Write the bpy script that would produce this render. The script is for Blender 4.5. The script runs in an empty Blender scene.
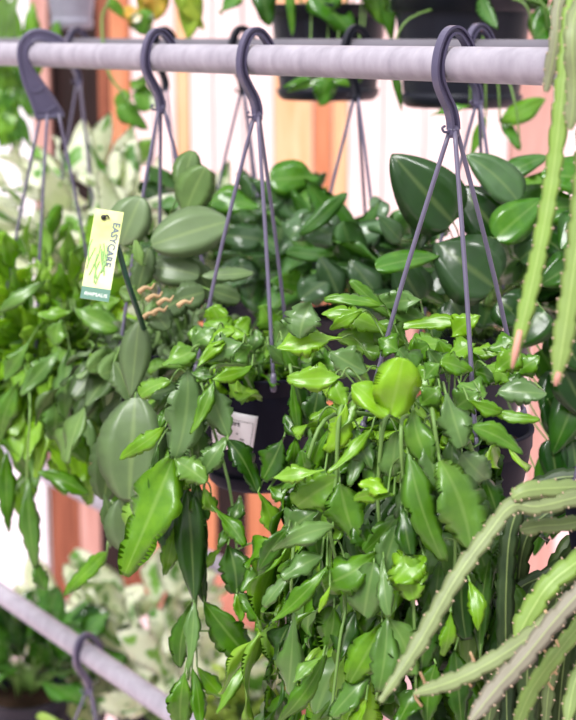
import bpy, bmesh, math, random
from mathutils import Vector as V, Matrix as M
PI = math.pi
sc = bpy.context.scene
COL = sc.collection
rng = random.Random(7)

# ------------------------------------------------------------------ camera
CAMZ = 1.68
FPX = 1500.0
PITCH = math.radians(12.2)
cam_d = bpy.data.cameras.new('camera')
cam = bpy.data.objects.new('camera', cam_d)
COL.objects.link(cam)
cam.location = (0, 0, CAMZ)
cam.rotation_euler = (PI / 2 - PITCH, 0, 0)
cam_d.sensor_fit = 'HORIZONTAL'
cam_d.sensor_width = 24
cam_d.lens = 24 * FPX / 576
cam_d.clip_start = 0.05
cam_d.dof.use_dof = True
cam_d.dof.focus_distance = 1.45
cam_d.dof.aperture_fstop = 5.0
sc.camera = cam
CP = V((0, 0, CAMZ))
CF = V((0, math.cos(PITCH), -math.sin(PITCH)))
CU = V((0, math.sin(PITCH), math.cos(PITCH)))
CX = V((1, 0, 0))


def P(x, y, d):
    """the world point seen at pixel (x, y), d metres along the view axis"""
    return CP + CF * d + CX * ((x - 288) / FPX * d) - CU * ((y - 360) / FPX * d)


def proj(p):
    q = p - CP
    d = q.dot(CF)
    return 288 + q.dot(CX) / d * FPX, 360 - q.dot(CU) / d * FPX, d


# ------------------------------------------------------------------ materials
def new_mat(name):
    m = bpy.data.materials.new(name)
    m.use_nodes = True
    n, l = m.node_tree.nodes, m.node_tree.links
    for x in list(n):
        n.remove(x)
    out = n.new('ShaderNodeOutputMaterial')
    return m, n, l, out


def lin(c):
    return tuple(((v / 255) / 12.92 if v / 255 <= .04045 else ((v / 255 + .055) / 1.055) ** 2.4) for v in c) + (1,)


def plain(name, rgb, rough=.5, spec=.5, noise=0.0, scale=40, metal=0, bump=0, rgb2=None, stretch=None):
    m, n, l, out = new_mat(name)
    b = n.new('ShaderNodeBsdfPrincipled')
    b.inputs['Roughness'].default_value = rough
    b.inputs['Specular IOR Level'].default_value = spec
    b.inputs['Metallic'].default_value = metal
    l.new(b.outputs[0], out.inputs[0])
    tc = n.new('ShaderNodeTexCoord')
    mp = n.new('ShaderNodeMapping')
    l.new(tc.outputs['Object'], mp.inputs[0])
    if stretch:
        mp.inputs['Scale'].default_value = stretch
    nz = n.new('ShaderNodeTexNoise')
    nz.inputs['Scale'].default_value = scale
    nz.inputs['Detail'].default_value = 5
    l.new(mp.outputs[0], nz.inputs['Vector'])
    r = n.new('ShaderNodeValToRGB')
    c = lin(rgb)
    c2 = lin(rgb2) if rgb2 else tuple(min(1, v * (1 - noise)) for v in c[:3]) + (1,)
    r.color_ramp.elements[0].position = .3
    r.color_ramp.elements[1].position = .7
    r.color_ramp.elements[0].color = c2
    r.color_ramp.elements[1].color = c
    l.new(nz.outputs['Fac'], r.inputs[0])
    l.new(r.outputs[0], b.inputs['Base Color'])
    if bump:
        bp = n.new('ShaderNodeBump')
        bp.inputs['Strength'].default_value = bump
        bp.inputs['Distance'].default_value = .002
        l.new(nz.outputs['Fac'], bp.inputs['Height'])
        l.new(bp.outputs[0], b.inputs['Normal'])
    return m


def leaf_mat(name, stops, grey=(150, 165, 140), rough=.36, spec=.5, trans=.3, tcol=(160, 215, 40), rib=.16, varieg=None):
    """a leaf: its tone and greyness come per leaf, the pale midrib and cream variegation from the leaf's own coordinates"""
    m, n, l, out = new_mat(name)
    at = n.new('ShaderNodeAttribute'); at.attribute_name = 'lf'
    sp = n.new('ShaderNodeSeparateXYZ'); l.new(at.outputs['Vector'], sp.inputs[0])
    ag = n.new('ShaderNodeAttribute'); ag.attribute_name = 'gr'
    tc = n.new('ShaderNodeTexCoord')
    nz = n.new('ShaderNodeTexNoise'); nz.inputs['Scale'].default_value = 55; nz.inputs['Detail'].default_value = 3
    l.new(tc.outputs['Object'], nz.inputs['Vector'])
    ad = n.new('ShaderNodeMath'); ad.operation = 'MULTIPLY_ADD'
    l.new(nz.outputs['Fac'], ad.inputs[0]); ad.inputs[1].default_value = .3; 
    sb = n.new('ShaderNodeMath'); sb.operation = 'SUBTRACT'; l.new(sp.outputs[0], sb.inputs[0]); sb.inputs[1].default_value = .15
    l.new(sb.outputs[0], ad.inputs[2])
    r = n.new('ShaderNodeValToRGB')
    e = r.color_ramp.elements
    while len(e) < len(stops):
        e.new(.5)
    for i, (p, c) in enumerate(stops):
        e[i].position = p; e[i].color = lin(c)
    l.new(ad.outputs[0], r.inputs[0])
    mg = n.new('ShaderNodeMix'); mg.data_type = 'RGBA'
    l.new(ag.outputs['Fac'], mg.inputs['Factor']); l.new(r.outputs[0], mg.inputs['A'])
    mg.inputs['B'].default_value = lin(grey)
    col = mg.outputs['Result']
    ab = n.new('ShaderNodeMath'); ab.operation = 'ABSOLUTE'; l.new(sp.outputs[1], ab.inputs[0])
    mr = n.new('ShaderNodeMapRange'); l.new(ab.outputs[0], mr.inputs[0])
    mr.inputs[1].default_value = .03; mr.inputs[2].default_value = .12; mr.inputs[3].default_value = rib; mr.inputs[4].default_value = 0
    m2 = n.new('ShaderNodeMix'); m2.data_type = 'RGBA'
    l.new(mr.outputs[0], m2.inputs['Factor']); l.new(col, m2.inputs['A']); m2.inputs['B'].default_value = lin((190, 215, 130))
    col = m2.outputs['Result']
    if varieg:
        n2 = n.new('ShaderNodeTexNoise'); n2.inputs['Scale'].default_value = 24; n2.inputs['Detail'].default_value = 2
        l.new(tc.outputs['Object'], n2.inputs['Vector'])
        a2 = n.new('ShaderNodeMath'); a2.operation = 'MULTIPLY_ADD'; l.new(ab.outputs[0], a2.inputs[0]); a2.inputs[1].default_value = varieg[1]
        l.new(n2.outputs['Fac'], a2.inputs[2])
        mr2 = n.new('ShaderNodeMapRange'); l.new(a2.outputs[0], mr2.inputs[0])
        mr2.inputs[1].default_value = varieg[0]; mr2.inputs[2].default_value = varieg[0] + .07
        m3 = n.new('ShaderNodeMix'); m3.data_type = 'RGBA'
        l.new(mr2.outputs[0], m3.inputs['Factor']); l.new(col, m3.inputs['A']); m3.inputs['B'].default_value = lin((252, 250, 232))
        col = m3.outputs['Result']
    b = n.new('ShaderNodeBsdfPrincipled')
    b.inputs['Roughness'].default_value = rough
    b.inputs['Specular IOR Level'].default_value = spec
    l.new(col, b.inputs['Base Color'])
    n3 = n.new('ShaderNodeTexNoise'); n3.inputs['Scale'].default_value = 34; n3.inputs['Detail'].default_value = 1
    l.new(tc.outputs['Object'], n3.inputs['Vector'])
    hs = n.new('ShaderNodeMath'); hs.operation = 'MULTIPLY_ADD'; l.new(nz.outputs['Fac'], hs.inputs[0]); hs.inputs[1].default_value = .25; l.new(n3.outputs['Fac'], hs.inputs[2])
    hr = n.new('ShaderNodeMath'); hr.operation = 'MULTIPLY_ADD'; l.new(mr.outputs[0], hr.inputs[0]); hr.inputs[1].default_value = .25; l.new(hs.outputs[0], hr.inputs[2])
    bp = n.new('ShaderNodeBump'); bp.inputs['Strength'].default_value = .45; bp.inputs['Distance'].default_value = .003
    l.new(hr.outputs[0], bp.inputs['Height']); l.new(bp.outputs[0], b.inputs['Normal'])
    t = n.new('ShaderNodeBsdfTranslucent')
    mt = n.new('ShaderNodeMix'); mt.data_type = 'RGBA'; mt.inputs['Factor'].default_value = .6
    l.new(col, mt.inputs['A']); mt.inputs['B'].default_value = lin(tcol)
    l.new(mt.outputs['Result'], t.inputs[0])
    mx = n.new('ShaderNodeMixShader'); mx.inputs[0].default_value = trans
    l.new(b.outputs[0], mx.inputs[1]); l.new(t.outputs[0], mx.inputs[2])
    l.new(mx.outputs[0], out.inputs[0])
    return m


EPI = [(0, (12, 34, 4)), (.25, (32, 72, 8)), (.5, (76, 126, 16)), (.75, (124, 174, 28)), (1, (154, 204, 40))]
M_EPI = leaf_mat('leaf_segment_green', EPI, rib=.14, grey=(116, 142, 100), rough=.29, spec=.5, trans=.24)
M_EPI_OLIVE = leaf_mat('leaf_segment_olive', [(0, (38, 56, 28)), (.35, (72, 98, 50)), (.7, (108, 142, 72)), (1, (146, 180, 88))], grey=(126, 146, 110), rough=.36, spec=.45, trans=.2)
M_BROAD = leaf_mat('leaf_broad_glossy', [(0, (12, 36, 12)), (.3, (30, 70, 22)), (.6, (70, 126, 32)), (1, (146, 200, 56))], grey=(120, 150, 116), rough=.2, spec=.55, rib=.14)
M_VAR = leaf_mat('leaf_variegated_cream', [(0, (48, 112, 28)), (.5, (92, 156, 50)), (1, (150, 200, 80))], rough=.4, varieg=(.47, .18), trans=.4)
M_POTHOS = leaf_mat('leaf_golden_mottled', [(0, (70, 130, 40)), (.5, (130, 180, 60)), (.8, (190, 200, 70)), (1, (226, 170, 80))], rough=.35, varieg=(.66, .08), trans=.35)
M_LIME = leaf_mat('leaf_lime', [(0, (110, 160, 50)), (1, (200, 220, 90))], rough=.4, trans=.35)
M_STEM = plain('stem_green', (112, 150, 72), .5, noise=.3)
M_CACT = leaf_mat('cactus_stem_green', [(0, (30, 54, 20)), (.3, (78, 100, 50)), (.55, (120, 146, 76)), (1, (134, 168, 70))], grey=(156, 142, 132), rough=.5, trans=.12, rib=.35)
M_AREOLE = plain('areole_tan', (204, 178, 152), .8, noise=.4)
M_POT = plain('pot_charcoal_plastic', (20, 20, 36), .6, .12, noise=.25, scale=18, bump=.05)
M_POT_BK = plain('pot_black_plastic', (28, 30, 42), .45, .28, noise=.2, scale=18)
M_POT_GREY = plain('pot_grey_plastic', (150, 148, 165), .5, noise=.15)
M_HOOK = plain('hook_charcoal_plastic', (80, 75, 102), .34, .6, noise=.2, scale=30)
M_WIRE = plain('wire_grey_plastic', (104, 98, 122), .4, .6, noise=.2, scale=30)
M_SOIL = plain('potting_soil', (62, 44, 32), .95, .2, noise=.6, scale=160, bump=.6)
M_PIPE = plain('galvanised_steel', (166, 160, 172), .5, .5, scale=60, rgb2=(142, 136, 148), bump=.06, stretch=(1, 1, .5))
M_PIPE_SHADE = plain('galvanised_steel_shaded', (104, 100, 110), .6, .4, scale=26, noise=.2)  # same galvanised pipe, the rear rail's shade put into its colour
M_PAPER = plain('label_paper', (238, 232, 240), .6, .3, noise=.03)
M_INK = plain('label_ink', (60, 58, 70), .7, .3)
M_STAKE = plain('stake_dark_green', (14, 58, 40), .4, .5)
M_TEAL = plain('tag_teal', (92, 134, 116), .4)
M_TAGTXT = plain('tag_slate_ink', (92, 108, 124), .5)
M_TAGWHITE = plain('tag_white_ink', (240, 246, 236), .5)
M_DRY = plain('dry_tip_tan', (206, 172, 130), .8, noise=.3)


def tag_card_mat():
    m, n, l, out = new_mat('tag_printed_card')
    b = n.new('ShaderNodeBsdfPrincipled'); b.inputs['Roughness'].default_value = .3
    tc = n.new('ShaderNodeTexCoord')
    w = n.new('ShaderNodeTexNoise'); w.inputs['Scale'].default_value = 26; w.inputs['Detail'].default_value = 3
    l.new(tc.outputs['Object'], w.inputs['Vector'])
    r = n.new('ShaderNodeValToRGB'); e = r.color_ramp.elements
    e[0].position = .25; e[0].color = lin((196, 212, 118)); e[1].position = .45; e[1].color = lin((226, 232, 150))
    e.new(.65); e[2].color = lin((240, 242, 190))
    l.new(w.outputs['Fac'], r.inputs[0]); l.new(r.outputs[0], b.inputs['Base Color']); l.new(b.outputs[0], out.inputs[0])
    return m


M_CARD = tag_card_mat()


# ------------------------------------------------------------------ mesh builder
class MB:
    def __init__(s):
        s.v, s.f, s.lf, s.gr, s.mi = [], [], [], [], []

    def add(s, vs, fs, lf=None, gr=0.0, mi=0):
        o = len(s.v)
        s.v += vs
        s.lf += lf if lf else [(.5, .5, .5)] * len(vs)
        s.gr += [gr] * len(vs)
        for f in fs:
            s.f.append(tuple(i + o for i in f)); s.mi.append(mi)

    def build(s, name, mats, parent=None, smooth=True, origin=None):
        o0 = V(origin) if origin is not None else (wpos(parent) if parent else V((0, 0, 0)))
        me = bpy.data.meshes.new(name)
        me.from_pydata([(v[0] - o0.x, v[1] - o0.y, v[2] - o0.z) for v in s.v], [], s.f)
        if not isinstance(mats, (list, tuple)):
            mats = [mats]
        for m in mats:
            me.materials.append(m)
        me.polygons.foreach_set('material_index', s.mi)
        me.polygons.foreach_set('use_smooth', [smooth] * len(s.f))
        a = me.attributes.new('lf', 'FLOAT_VECTOR', 'POINT')
        a.data.foreach_set('vector', [c for t in s.lf for c in t])
        g = me.attributes.new('gr', 'FLOAT', 'POINT')
        g.data.foreach_set('value', s.gr)
        me.update()
        ob = bpy.data.objects.new(name, me)
        COL.objects.link(ob)
        if parent:
            ob.parent = parent
        else:
            ob.location = o0
        return ob


def wpos(o):
    p = V((0, 0, 0))
    while o:
        p += o.location; o = o.parent
    return p


def tag(o, label=None, cat=None, group=None, kind=None):
    if label: o['label'] = label
    if cat: o['category'] = cat
    if group: o['group'] = group
    if kind: o['kind'] = kind
    return o


def empty(name, loc):
    o = bpy.data.objects.new(name, None)
    o.empty_display_size = .05
    COL.objects.link(o); o.location = loc
    return o


def frames(pts):
    T = []
    for i in range(len(pts)):
        a, b = pts[max(0, i - 1)], pts[min(len(pts) - 1, i + 1)]
        d = b - a
        T.append(d.normalized() if d.length > 1e-9 else V((0, 0, 1)))
    return T


def smooth_path(pts, n):
    """Catmull-Rom through the points"""
    out = []
    k = len(pts)
    for i in range(k - 1):
        p0, p1, p2, p3 = pts[max(0, i - 1)], pts[i], pts[i + 1], pts[min(k - 1, i + 2)]
        for j in range(n):
            t = j / n
            out.append(.5 * ((2 * p1) + (p2 - p0) * t + (2 * p0 - 5 * p1 + 4 * p2 - p3) * t * t + (3 * p1 - p0 - 3 * p2 + p3) * t ** 3))
    out.append(pts[-1].copy())
    return out


def tube(mb, pts, r, seg=8, caps=True, mi=0, lf=None, gr=0):
    T = frames(pts)
    n = V((0, 0, 1)) if abs(T[0].z) < .9 else V((1, 0, 0))
    vs, fs = [], []
    for i, p in enumerate(pts):
        n = (n - T[i] * n.dot(T[i])).normalized()
        b = T[i].cross(n)
        rr = r[i] if isinstance(r, (list, tuple)) else r
        for k in range(seg):
            a = 2 * PI * k / seg
            vs.append(p + (n * math.cos(a) + b * math.sin(a)) * rr)
    for i in range(len(pts) - 1):
        for k in range(seg):
            fs.append((i * seg + k, i * seg + (k + 1) % seg, (i + 1) * seg + (k + 1) % seg, (i + 1) * seg + k))
    if caps:
        fs.append(tuple(range(seg))[::-1]); fs.append(tuple(range((len(pts) - 1) * seg, len(pts) * seg)))
    mb.add(vs, fs, [lf] * len(vs) if lf else None, gr, mi)


def lathe(mb, c, prof, seg=48, mi=0):
    vs, fs = [], []
    for r, z in prof:
        for k in range(seg):
            a = 2 * PI * k / seg
            vs.append(V((c.x + r * math.cos(a), c.y + r * math.sin(a), c.z + z)))
    for i in range(len(prof) - 1):
        for k in range(seg):
            fs.append((i * seg + k, i * seg + (k + 1) % seg, (i + 1) * seg + (k + 1) % seg, (i + 1) * seg + k))
    fs.append(tuple(range(seg))[::-1])
    fs.append(tuple(range((len(prof) - 1) * seg, len(prof) * seg)))
    mb.add(vs, fs, mi=mi)


def box(mb, lo, hi, mi=0):
    x0, y0, z0 = lo; x1, y1, z1 = hi
    vs = [V(p) for p in ((x0, y0, z0), (x1, y0, z0), (x1, y1, z0), (x0, y1, z0), (x0, y0, z1), (x1, y0, z1), (x1, y1, z1), (x0, y1, z1))]
    mb.add(vs, [(0, 3, 2, 1), (4, 5, 6, 7), (0, 1, 5, 4), (1, 2, 6, 5), (2, 3, 7, 6), (3, 0, 4, 7)], mi=mi)


# ------------------------------------------------------------------ leaves
def prof_epi(t, m=.48, a=.95, b=.8, e=.05):      # flat cactus segment: wedge base, widest near the middle, blunt toothed tip
    u = t / m if t < m else (1 - t) / (1 - m)
    return .06 * (1 - t) + .96 * (min(1, u * 1.08) ** a if t < m else e + (1 - e) * min(1, u * 1.08) ** b)


def prof_oval(t):
    return max(.02, math.sin(PI * min(1, max(0, t * .97 + .015))) ** .55)


def prof_heart(t):    # heart / arrow shaped broad leaf
    return max(.02, math.sin(PI * min(1, t * .985 + .015) ** .6) ** .72)


def prof_lance(t):
    return max(.02, math.sin(PI * t ** .8) ** .9)


PROF = {'epi': prof_epi, 'oval': prof_oval, 'heart': prof_heart, 'lance': prof_lance}


def leaf(mb, p0, p1, w, nrm, bend=.12, shape='epi', tone=.5, gr=0.0, fold=None, teeth=None, tooth=.26, nl=26, nw=4, th=.0013, twist=None, side=None, wave=.15, mi=0, m=None, pa=None, pb=None, pe=None):
    ax = p1 - p0
    L = ax.length
    if shape == 'epi': w *= 1.16
    if L < 1e-6:
        return
    T0 = ax / L
    N0 = nrm - T0 * nrm.dot(T0)
    if N0.length < 1e-4:
        N0 = T0.orthogonal()
    N0.normalize()
    S0 = N0.cross(T0)
    pf = PROF[shape]
    epi = shape == 'epi'
    if fold is None: fold = rng.uniform(.02, .34) if epi else rng.uniform(.05, .2)
    if teeth is None: teeth = rng.choice((4, 5, 5, 6))
    if twist is None: twist = rng.uniform(-.7, .7) if epi else rng.uniform(-.25, .25)
    if side is None: side = rng.uniform(-.12, .12) if epi else rng.uniform(-.05, .05)
    if epi:
        pm = m or rng.uniform(.34, .66); pa = pa or rng.uniform(.75, 1.15); pb = pb or rng.uniform(.55, 1.0); pe = pe or rng.choice((.06, .12, .22, .34))
        pf = lambda t: prof_epi(t, pm, pa, pb, pe)
    ph = rng.random() * 6.28
    mid = (p0 + p1) / 2 + N0 * (bend * L) + S0 * (side * L)
    top, bot = [], []
    vs, lf = [], []
    idx = {}
    cols = [-1 + 2 * j / nw for j in range(nw + 1)]
    for i in range(nl + 1):
        t = i / nl
        c = p0 * (1 - t) ** 2 + mid * (2 * t * (1 - t)) * 1.0 + p1 * t * t
        T = ((mid - p0) * (1 - t) + (p1 - mid) * t).normalized()
        N = (N0 - T * N0.dot(T)).normalized()
        if twist:
            N = M.Rotation(twist * (t - .3), 3, T) @ N
        S = N.cross(T)
        h = w / 2 * pf(t)
        for j, s in enumerate(cols):
            hh = h
            if tooth and abs(s) > .99:
                q = t * teeth + (.5 if s > 0 else 0) + .12 * math.sin(ph * 3)
                q += .16 * math.sin(q * 2.1 + ph * 5)
                fr = q - math.floor(q)
                hh = h * (1.05 - tooth * (max(0, (fr - .62) / .38) ** .8 if fr < .96 else (1 - fr) * 20))
            up = fold * h * abs(s) + wave * w * math.sin(t * 8 + ph + s * 1.6) * s * s
            q = c + S * (hh * s) + N * up
            edge = (j == 0 or j == nw or i == nl)
            if edge:
                idx[(i, j, 0)] = idx[(i, j, 1)] = len(vs)
                vs.append(q); lf.append((tone, s, t))
            else:
                for k, sg in ((0, .5), (1, -.5)):
                    idx[(i, j, k)] = len(vs)
                    vs.append(q + N * (th * sg)); lf.append((tone, s, t))
    fs = []
    for i in range(nl):
        for j in range(nw):
            a, b, c_, d = (i, j), (i, j + 1), (i + 1, j + 1), (i + 1, j)
            for k in (0, 1):
                f = [idx[x + (k,)] for x in (a, b, c_, d)]
                g = []
                for x in f:
                    if x not in g: g.append(x)
                if len(g) >= 3:
                    fs.append(tuple(g if k == 0 else g[::-1]))
    mb.add(vs, fs, lf, gr, mi)


def camn(p):
    return (CP - p).normalized()


def pix_leaf(mb, x0, y0, x1, y1, w, d0, d1=None, roll=0, tone=.5, gr=0.0, tilt=None, origin=None, stem_mi=1, **kw):
    """a leaf between two measured points of its plant; w is its width as measured, d0/d1 the depth of base and tip"""
    d1 = d0 if d1 is None else d1
    a, b = P(x0, y0, d0), P(x1, y1, d1)
    ax = (b - a).normalized()
    n = camn(a) + V((0, 0, .35))
    n = M.Rotation(math.radians(roll), 3, ax) @ (n - ax * n.dot(ax)).normalized()
    ww = w / FPX * (d0 + d1) / 2 / max(.35, math.cos(math.radians(roll)))
    kw.setdefault('bend', rng.uniform(.03, .2))
    leaf(mb, a, b, ww * 1.1, n, tone=tone, gr=gr, **kw)
    if origin is not None:   # the thin stalk back to the plant
        o = origin
        k = (a - o)
        hint = a - (b - a).normalized() * .02
        m_ = o + k * .55 + V((0, 0, .25 * k.length if k.z > -.08 else .06))
        m_ = m_ + (a - m_) * .2
        pts = smooth_path([o, o.lerp(a, .6) + V((0, .022, .12 * k.length if k.z > -.08 else 0)), a], 5)
        tube(mb, pts, .0010, 5, mi=stem_mi, lf=(tone, .5, .5))


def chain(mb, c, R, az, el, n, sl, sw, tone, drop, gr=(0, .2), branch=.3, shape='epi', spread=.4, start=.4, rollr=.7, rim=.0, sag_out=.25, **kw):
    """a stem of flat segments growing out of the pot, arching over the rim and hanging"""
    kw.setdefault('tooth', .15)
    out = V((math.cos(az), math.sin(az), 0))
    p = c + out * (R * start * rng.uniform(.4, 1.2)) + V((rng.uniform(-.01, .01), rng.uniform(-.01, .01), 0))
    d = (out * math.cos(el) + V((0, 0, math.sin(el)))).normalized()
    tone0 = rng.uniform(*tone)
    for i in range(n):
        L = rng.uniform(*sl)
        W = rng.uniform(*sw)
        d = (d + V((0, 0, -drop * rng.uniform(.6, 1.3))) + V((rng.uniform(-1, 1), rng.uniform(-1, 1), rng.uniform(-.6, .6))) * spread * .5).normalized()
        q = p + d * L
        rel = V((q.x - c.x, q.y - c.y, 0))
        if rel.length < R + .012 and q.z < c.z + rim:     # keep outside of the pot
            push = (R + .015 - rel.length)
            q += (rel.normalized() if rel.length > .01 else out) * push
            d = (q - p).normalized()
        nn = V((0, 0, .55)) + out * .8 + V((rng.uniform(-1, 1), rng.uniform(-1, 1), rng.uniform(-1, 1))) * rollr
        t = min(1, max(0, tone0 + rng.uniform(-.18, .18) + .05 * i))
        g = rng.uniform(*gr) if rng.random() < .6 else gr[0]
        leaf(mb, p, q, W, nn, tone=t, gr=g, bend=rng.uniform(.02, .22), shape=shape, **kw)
        if i == 0:
            base = c + (p - c) * .5 - V((0, 0, .02))
            tube(mb, [base, p, p + d * .012], .0014, 5, mi=1)
        if rng.random() < branch:
            d2 = (d + V((rng.uniform(-1, 1), rng.uniform(-1, 1), rng.uniform(-.5, .7))) * .8).normalized()
            q2 = p + d2 * L * rng.uniform(.6, .95)
            rel = V((q2.x - c.x, q2.y - c.y, 0))
            if not (rel.length < R + .008 and q2.z < c.z + rim):
                leaf(mb, p, q2, W * .9, nn + V((rng.uniform(-1, 1), rng.uniform(-1, 1), 0)) * .5, tone=min(1, max(0, t + rng.uniform(-.2, .25))), gr=g, bend=rng.uniform(0, .15), shape=shape, **kw)
        p = q


# ------------------------------------------------------------------ rails
RD = V((-1095, math.hypot(1500, 324), 0)).normalized()     # every rail runs the same way, level
RU = V((-RD.y, RD.x, 0))                                   # level, across the rails, toward the left front
if RU.y > 0:
    RU = -RU
PIPE_R = .017


class Rail:
    def __init__(s, q, r=PIPE_R):
        s.q, s.r = q, r

    def at(s, px):
        lo, hi = -1.2, 12.0
        for _ in range(60):
            m = (lo + hi) / 2
            if proj(s.q + RD * m)[0] > px: lo = m
            else: hi = m
        return s.q + RD * lo

    def build(s, name, mat, t0, t1, label, group='galvanised hanging rails'):
        mb = MB()
        n = 40
        pts = [s.q + RD * (t0 + (t1 - t0) * i / n) for i in range(n + 1)]
        tube(mb, pts, s.r, 24)
        o = mb.build(name, mat, origin=pts[n // 2])
        for p in o.data.polygons:
            if len(p.vertices) > 4: p.use_smooth = False
        return tag(o, label, 'rail', group)


R1 = Rail(P(480, 65, 1.417))
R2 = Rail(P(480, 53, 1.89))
R3 = Rail(P(0, 593, 2.68))
R4 = Rail(P(240, 575, 2.8))
R1.build('hanging_rail', M_PIPE, -.9, 4.2, 'pale grey steel rail at the front that the sharpest hooks hang on')
R2.build('hanging_rail', M_PIPE_SHADE, -.9, 3.6, 'shade-darkened galvanised rail just behind the upper front rail')
R3.build('hanging_rail', M_PIPE, -2.0, 2.4, 'low pale grey rail slanting across the bottom left corner')
R4.build('hanging_rail', M_PIPE, -2.0, 2.0, 'low rail half hidden behind the middle pot and its trailing stems')


# ------------------------------------------------------------------ pots and hangers
def hook_mesh(c, r, rot=0.0, wide=False, scale=1.0, flip=1):
    """plastic hanger hook over a rail of radius r at c; returns builder and the point the wires leave from"""
    mb = MB()
    u = M.Rotation(rot, 3, 'Z') @ (RU * flip)
    k = scale
    z0 = r + .0045
    path = [(-.0215, -.002), (-.0205, .010), (-.0145, .021), (-.006, .030), (.003, .0325), (.011, .0285), (.017, .0185), (.0205, .007), (.0215, -.006), (.019, -.018), (.012, -.031), (.005, -.042), (.001, -.053), (0, -.062)]
    pts = smooth_path([V((a * k, b * k, 0)) for a, b in path], 3)
    T = frames(pts)
    wdir = u.cross(V((0, 0, 1)))
    vs, fs = [], []
    sec = [(-1, -1), (1, -1), (1, -.45), (.35, -.45), (.35, .45), (1, .45), (1, 1), (-1, 1), (-1, .45), (-.35, .45), (-.35, -.45), (-1, -.45)]
    ns = len(sec)
    for i, p in enumerate(pts):
        f = i / (len(pts) - 1)
        tt = T[i]
        nn = V((-tt.y, tt.x, 0))
        hw = (.0046 if not wide else .0045 + .011 * max(0, (f - .45) / .55) ** .8) * k
        hn = (.0051 - .0012 * (1 - f)) * k
        if wide: hn = (.004 + .004 * max(0, (f - .5) / .5)) * k
        for a, b in sec:
            q = p + nn * (b * hn)
            vs.append(c + u * q.x + V((0, 0, q.y)) + wdir * (a * hw))
    for i in range(len(pts) - 1):
        for j in range(ns):
            fs.append((i * ns + j, i * ns + (j + 1) % ns, (i + 1) * ns + (j + 1) % ns, (i + 1) * ns + j))
    fs.append(tuple(range(ns))[::-1]); fs.append(tuple(range((len(pts) - 1) * ns, len(pts) * ns)))
    mb.add(vs, fs)
    # head block the wires leave from, with its small barb
    h = c + V((0, 0, -.062 * k))
    hx = .0062 * k if not wide else .014 * k
    tube(mb, [h + V((0, 0, .004 * k)), h + V((0, 0, 0)), h - V((0, 0, .005 * k)), h - V((0, 0, .008 * k))], [hx * .6, hx, hx, hx * .75], 12)
    b0 = h - V((0, 0, .002))
    tube(mb, smooth_path([b0 + u * .004, b0 + u * .012, b0 + u * .0145 + V((0, 0, .004)), b0 + u * .011 + V((0, 0, .0055))], 3), .0013 * k, 6)
    if wide:
        for q in (.6, .74, .87):      # moulded cross ribs of the broad hook
            i = int(q * (len(pts) - 1))
            hw = (.0045 + .011 * max(0, (q - .45) / .55) ** .8) * k
            cc = c + u * (pts[i].x) + V((0, 0, pts[i].y))
            arc = [cc + wdir * (hw * math.cos(a)) * .95 + V((0, 0, -.008 * math.sin(a))) + u * .0055 for a in [PI * j / 8 for j in range(9)]]
            tube(mb, arc, .0016, 6)
    return mb, h - V((0, 0, .006 * k))


def broad_hook(c, rot):
    """flat broad hook: a wide web with raised rims and moulded cross ribs"""
    mb = MB()
    u = M.Rotation(rot, 3, 'Z') @ RU
    wd = u.cross(V((0, 0, 1)))
    outer = [(-36, 12), (-28, 23), (-13, 31), (2, 34), (17, 30), (28, 17), (31, 0), (29, -18), (24, -40), (16, -62), (9, -84), (8, -90)]
    inner = [(-32, 8), (-22, 15), (-9, 20), (2, 22), (13, 18), (19.5, 8), (19.5, -6), (13, -20), (0, -39), (-14, -60), (-26, -80), (-28, -86)]
    q = lambda a, t: c + u * (a[0] * .001) + V((0, 0, a[1] * .001)) + wd * t
    so = smooth_path([V((a, b_, 0)) for a, b_ in outer], 4); si = smooth_path([V((a, b_, 0)) for a, b_ in inner], 4)
    vs, fs = [], []
    for o_, i_ in zip(so, si):
        vs += [q(o_, -.0016), q(i_, -.0016), q(i_, .0016), q(o_, .0016)]
    n = len(so)
    for i in range(n - 1):
        for j in range(4):
            fs.append((i * 4 + j, i * 4 + (j + 1) % 4, (i + 1) * 4 + (j + 1) % 4, (i + 1) * 4 + j))
    fs += [(3, 2, 1, 0), tuple(range((n - 1) * 4, n * 4))]
    mb.add(vs, fs)
    tube(mb, [q(x, 0) for x in so], .0034, 8)
    tube(mb, [q(x, 0) for x in si], .0030, 8)
    tube(mb, [q(V((10, -89, 0)), 0), q(V((-10, -88, 0)), 0), q(V((-30, -86, 0)), 0)], .0036, 8)
    for k in (4, 16, 33, 38):
        a, b_ = so[k], si[k]
        arc = [q(a.lerp(b_, j / 8) + V((0, -7 * math.sin(PI * j / 8), 0)), .001) for j in range(9)]
        tube(mb, arc, .0042, 6)
    return mb, c + u * -.010 + V((0, 0, -.088))


def pot_mesh(c, R, H, taper=.78, saucer=True, lip=1.0):
    """c is the centre of the rim plane"""
    mb = MB()
    rb = R * taper
    prof = [(rb * .5, -H), (rb * .96, -H), (rb, -H + .004)]
    if saucer:
        prof = [(rb * .5, -H - .004), (rb * .93, -H - .004), (rb * 1.02, -H + .002), (rb * 1.05, -H + .012), (rb * 1.05, -H + .014), (rb * 1.0, -H + .015), (rb * .99, -H + .013), (rb * 1.0, -H + .02)]
    prof += [(R * .945, -.034), (R * .95, -.032), (R * .965, -.022), (R * .965, -.0195), (R * .985 * lip, -.018), (R * .985 * lip, -.004), (R * lip, -.003), (R * lip, -.0006), (R * .99 * lip, 0), (R * .95, 0), (R * .94, -.002), (R * .93, -.02), (R * .915, -.022)]
    lathe(mb, c, prof, 56)
    return mb


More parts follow.
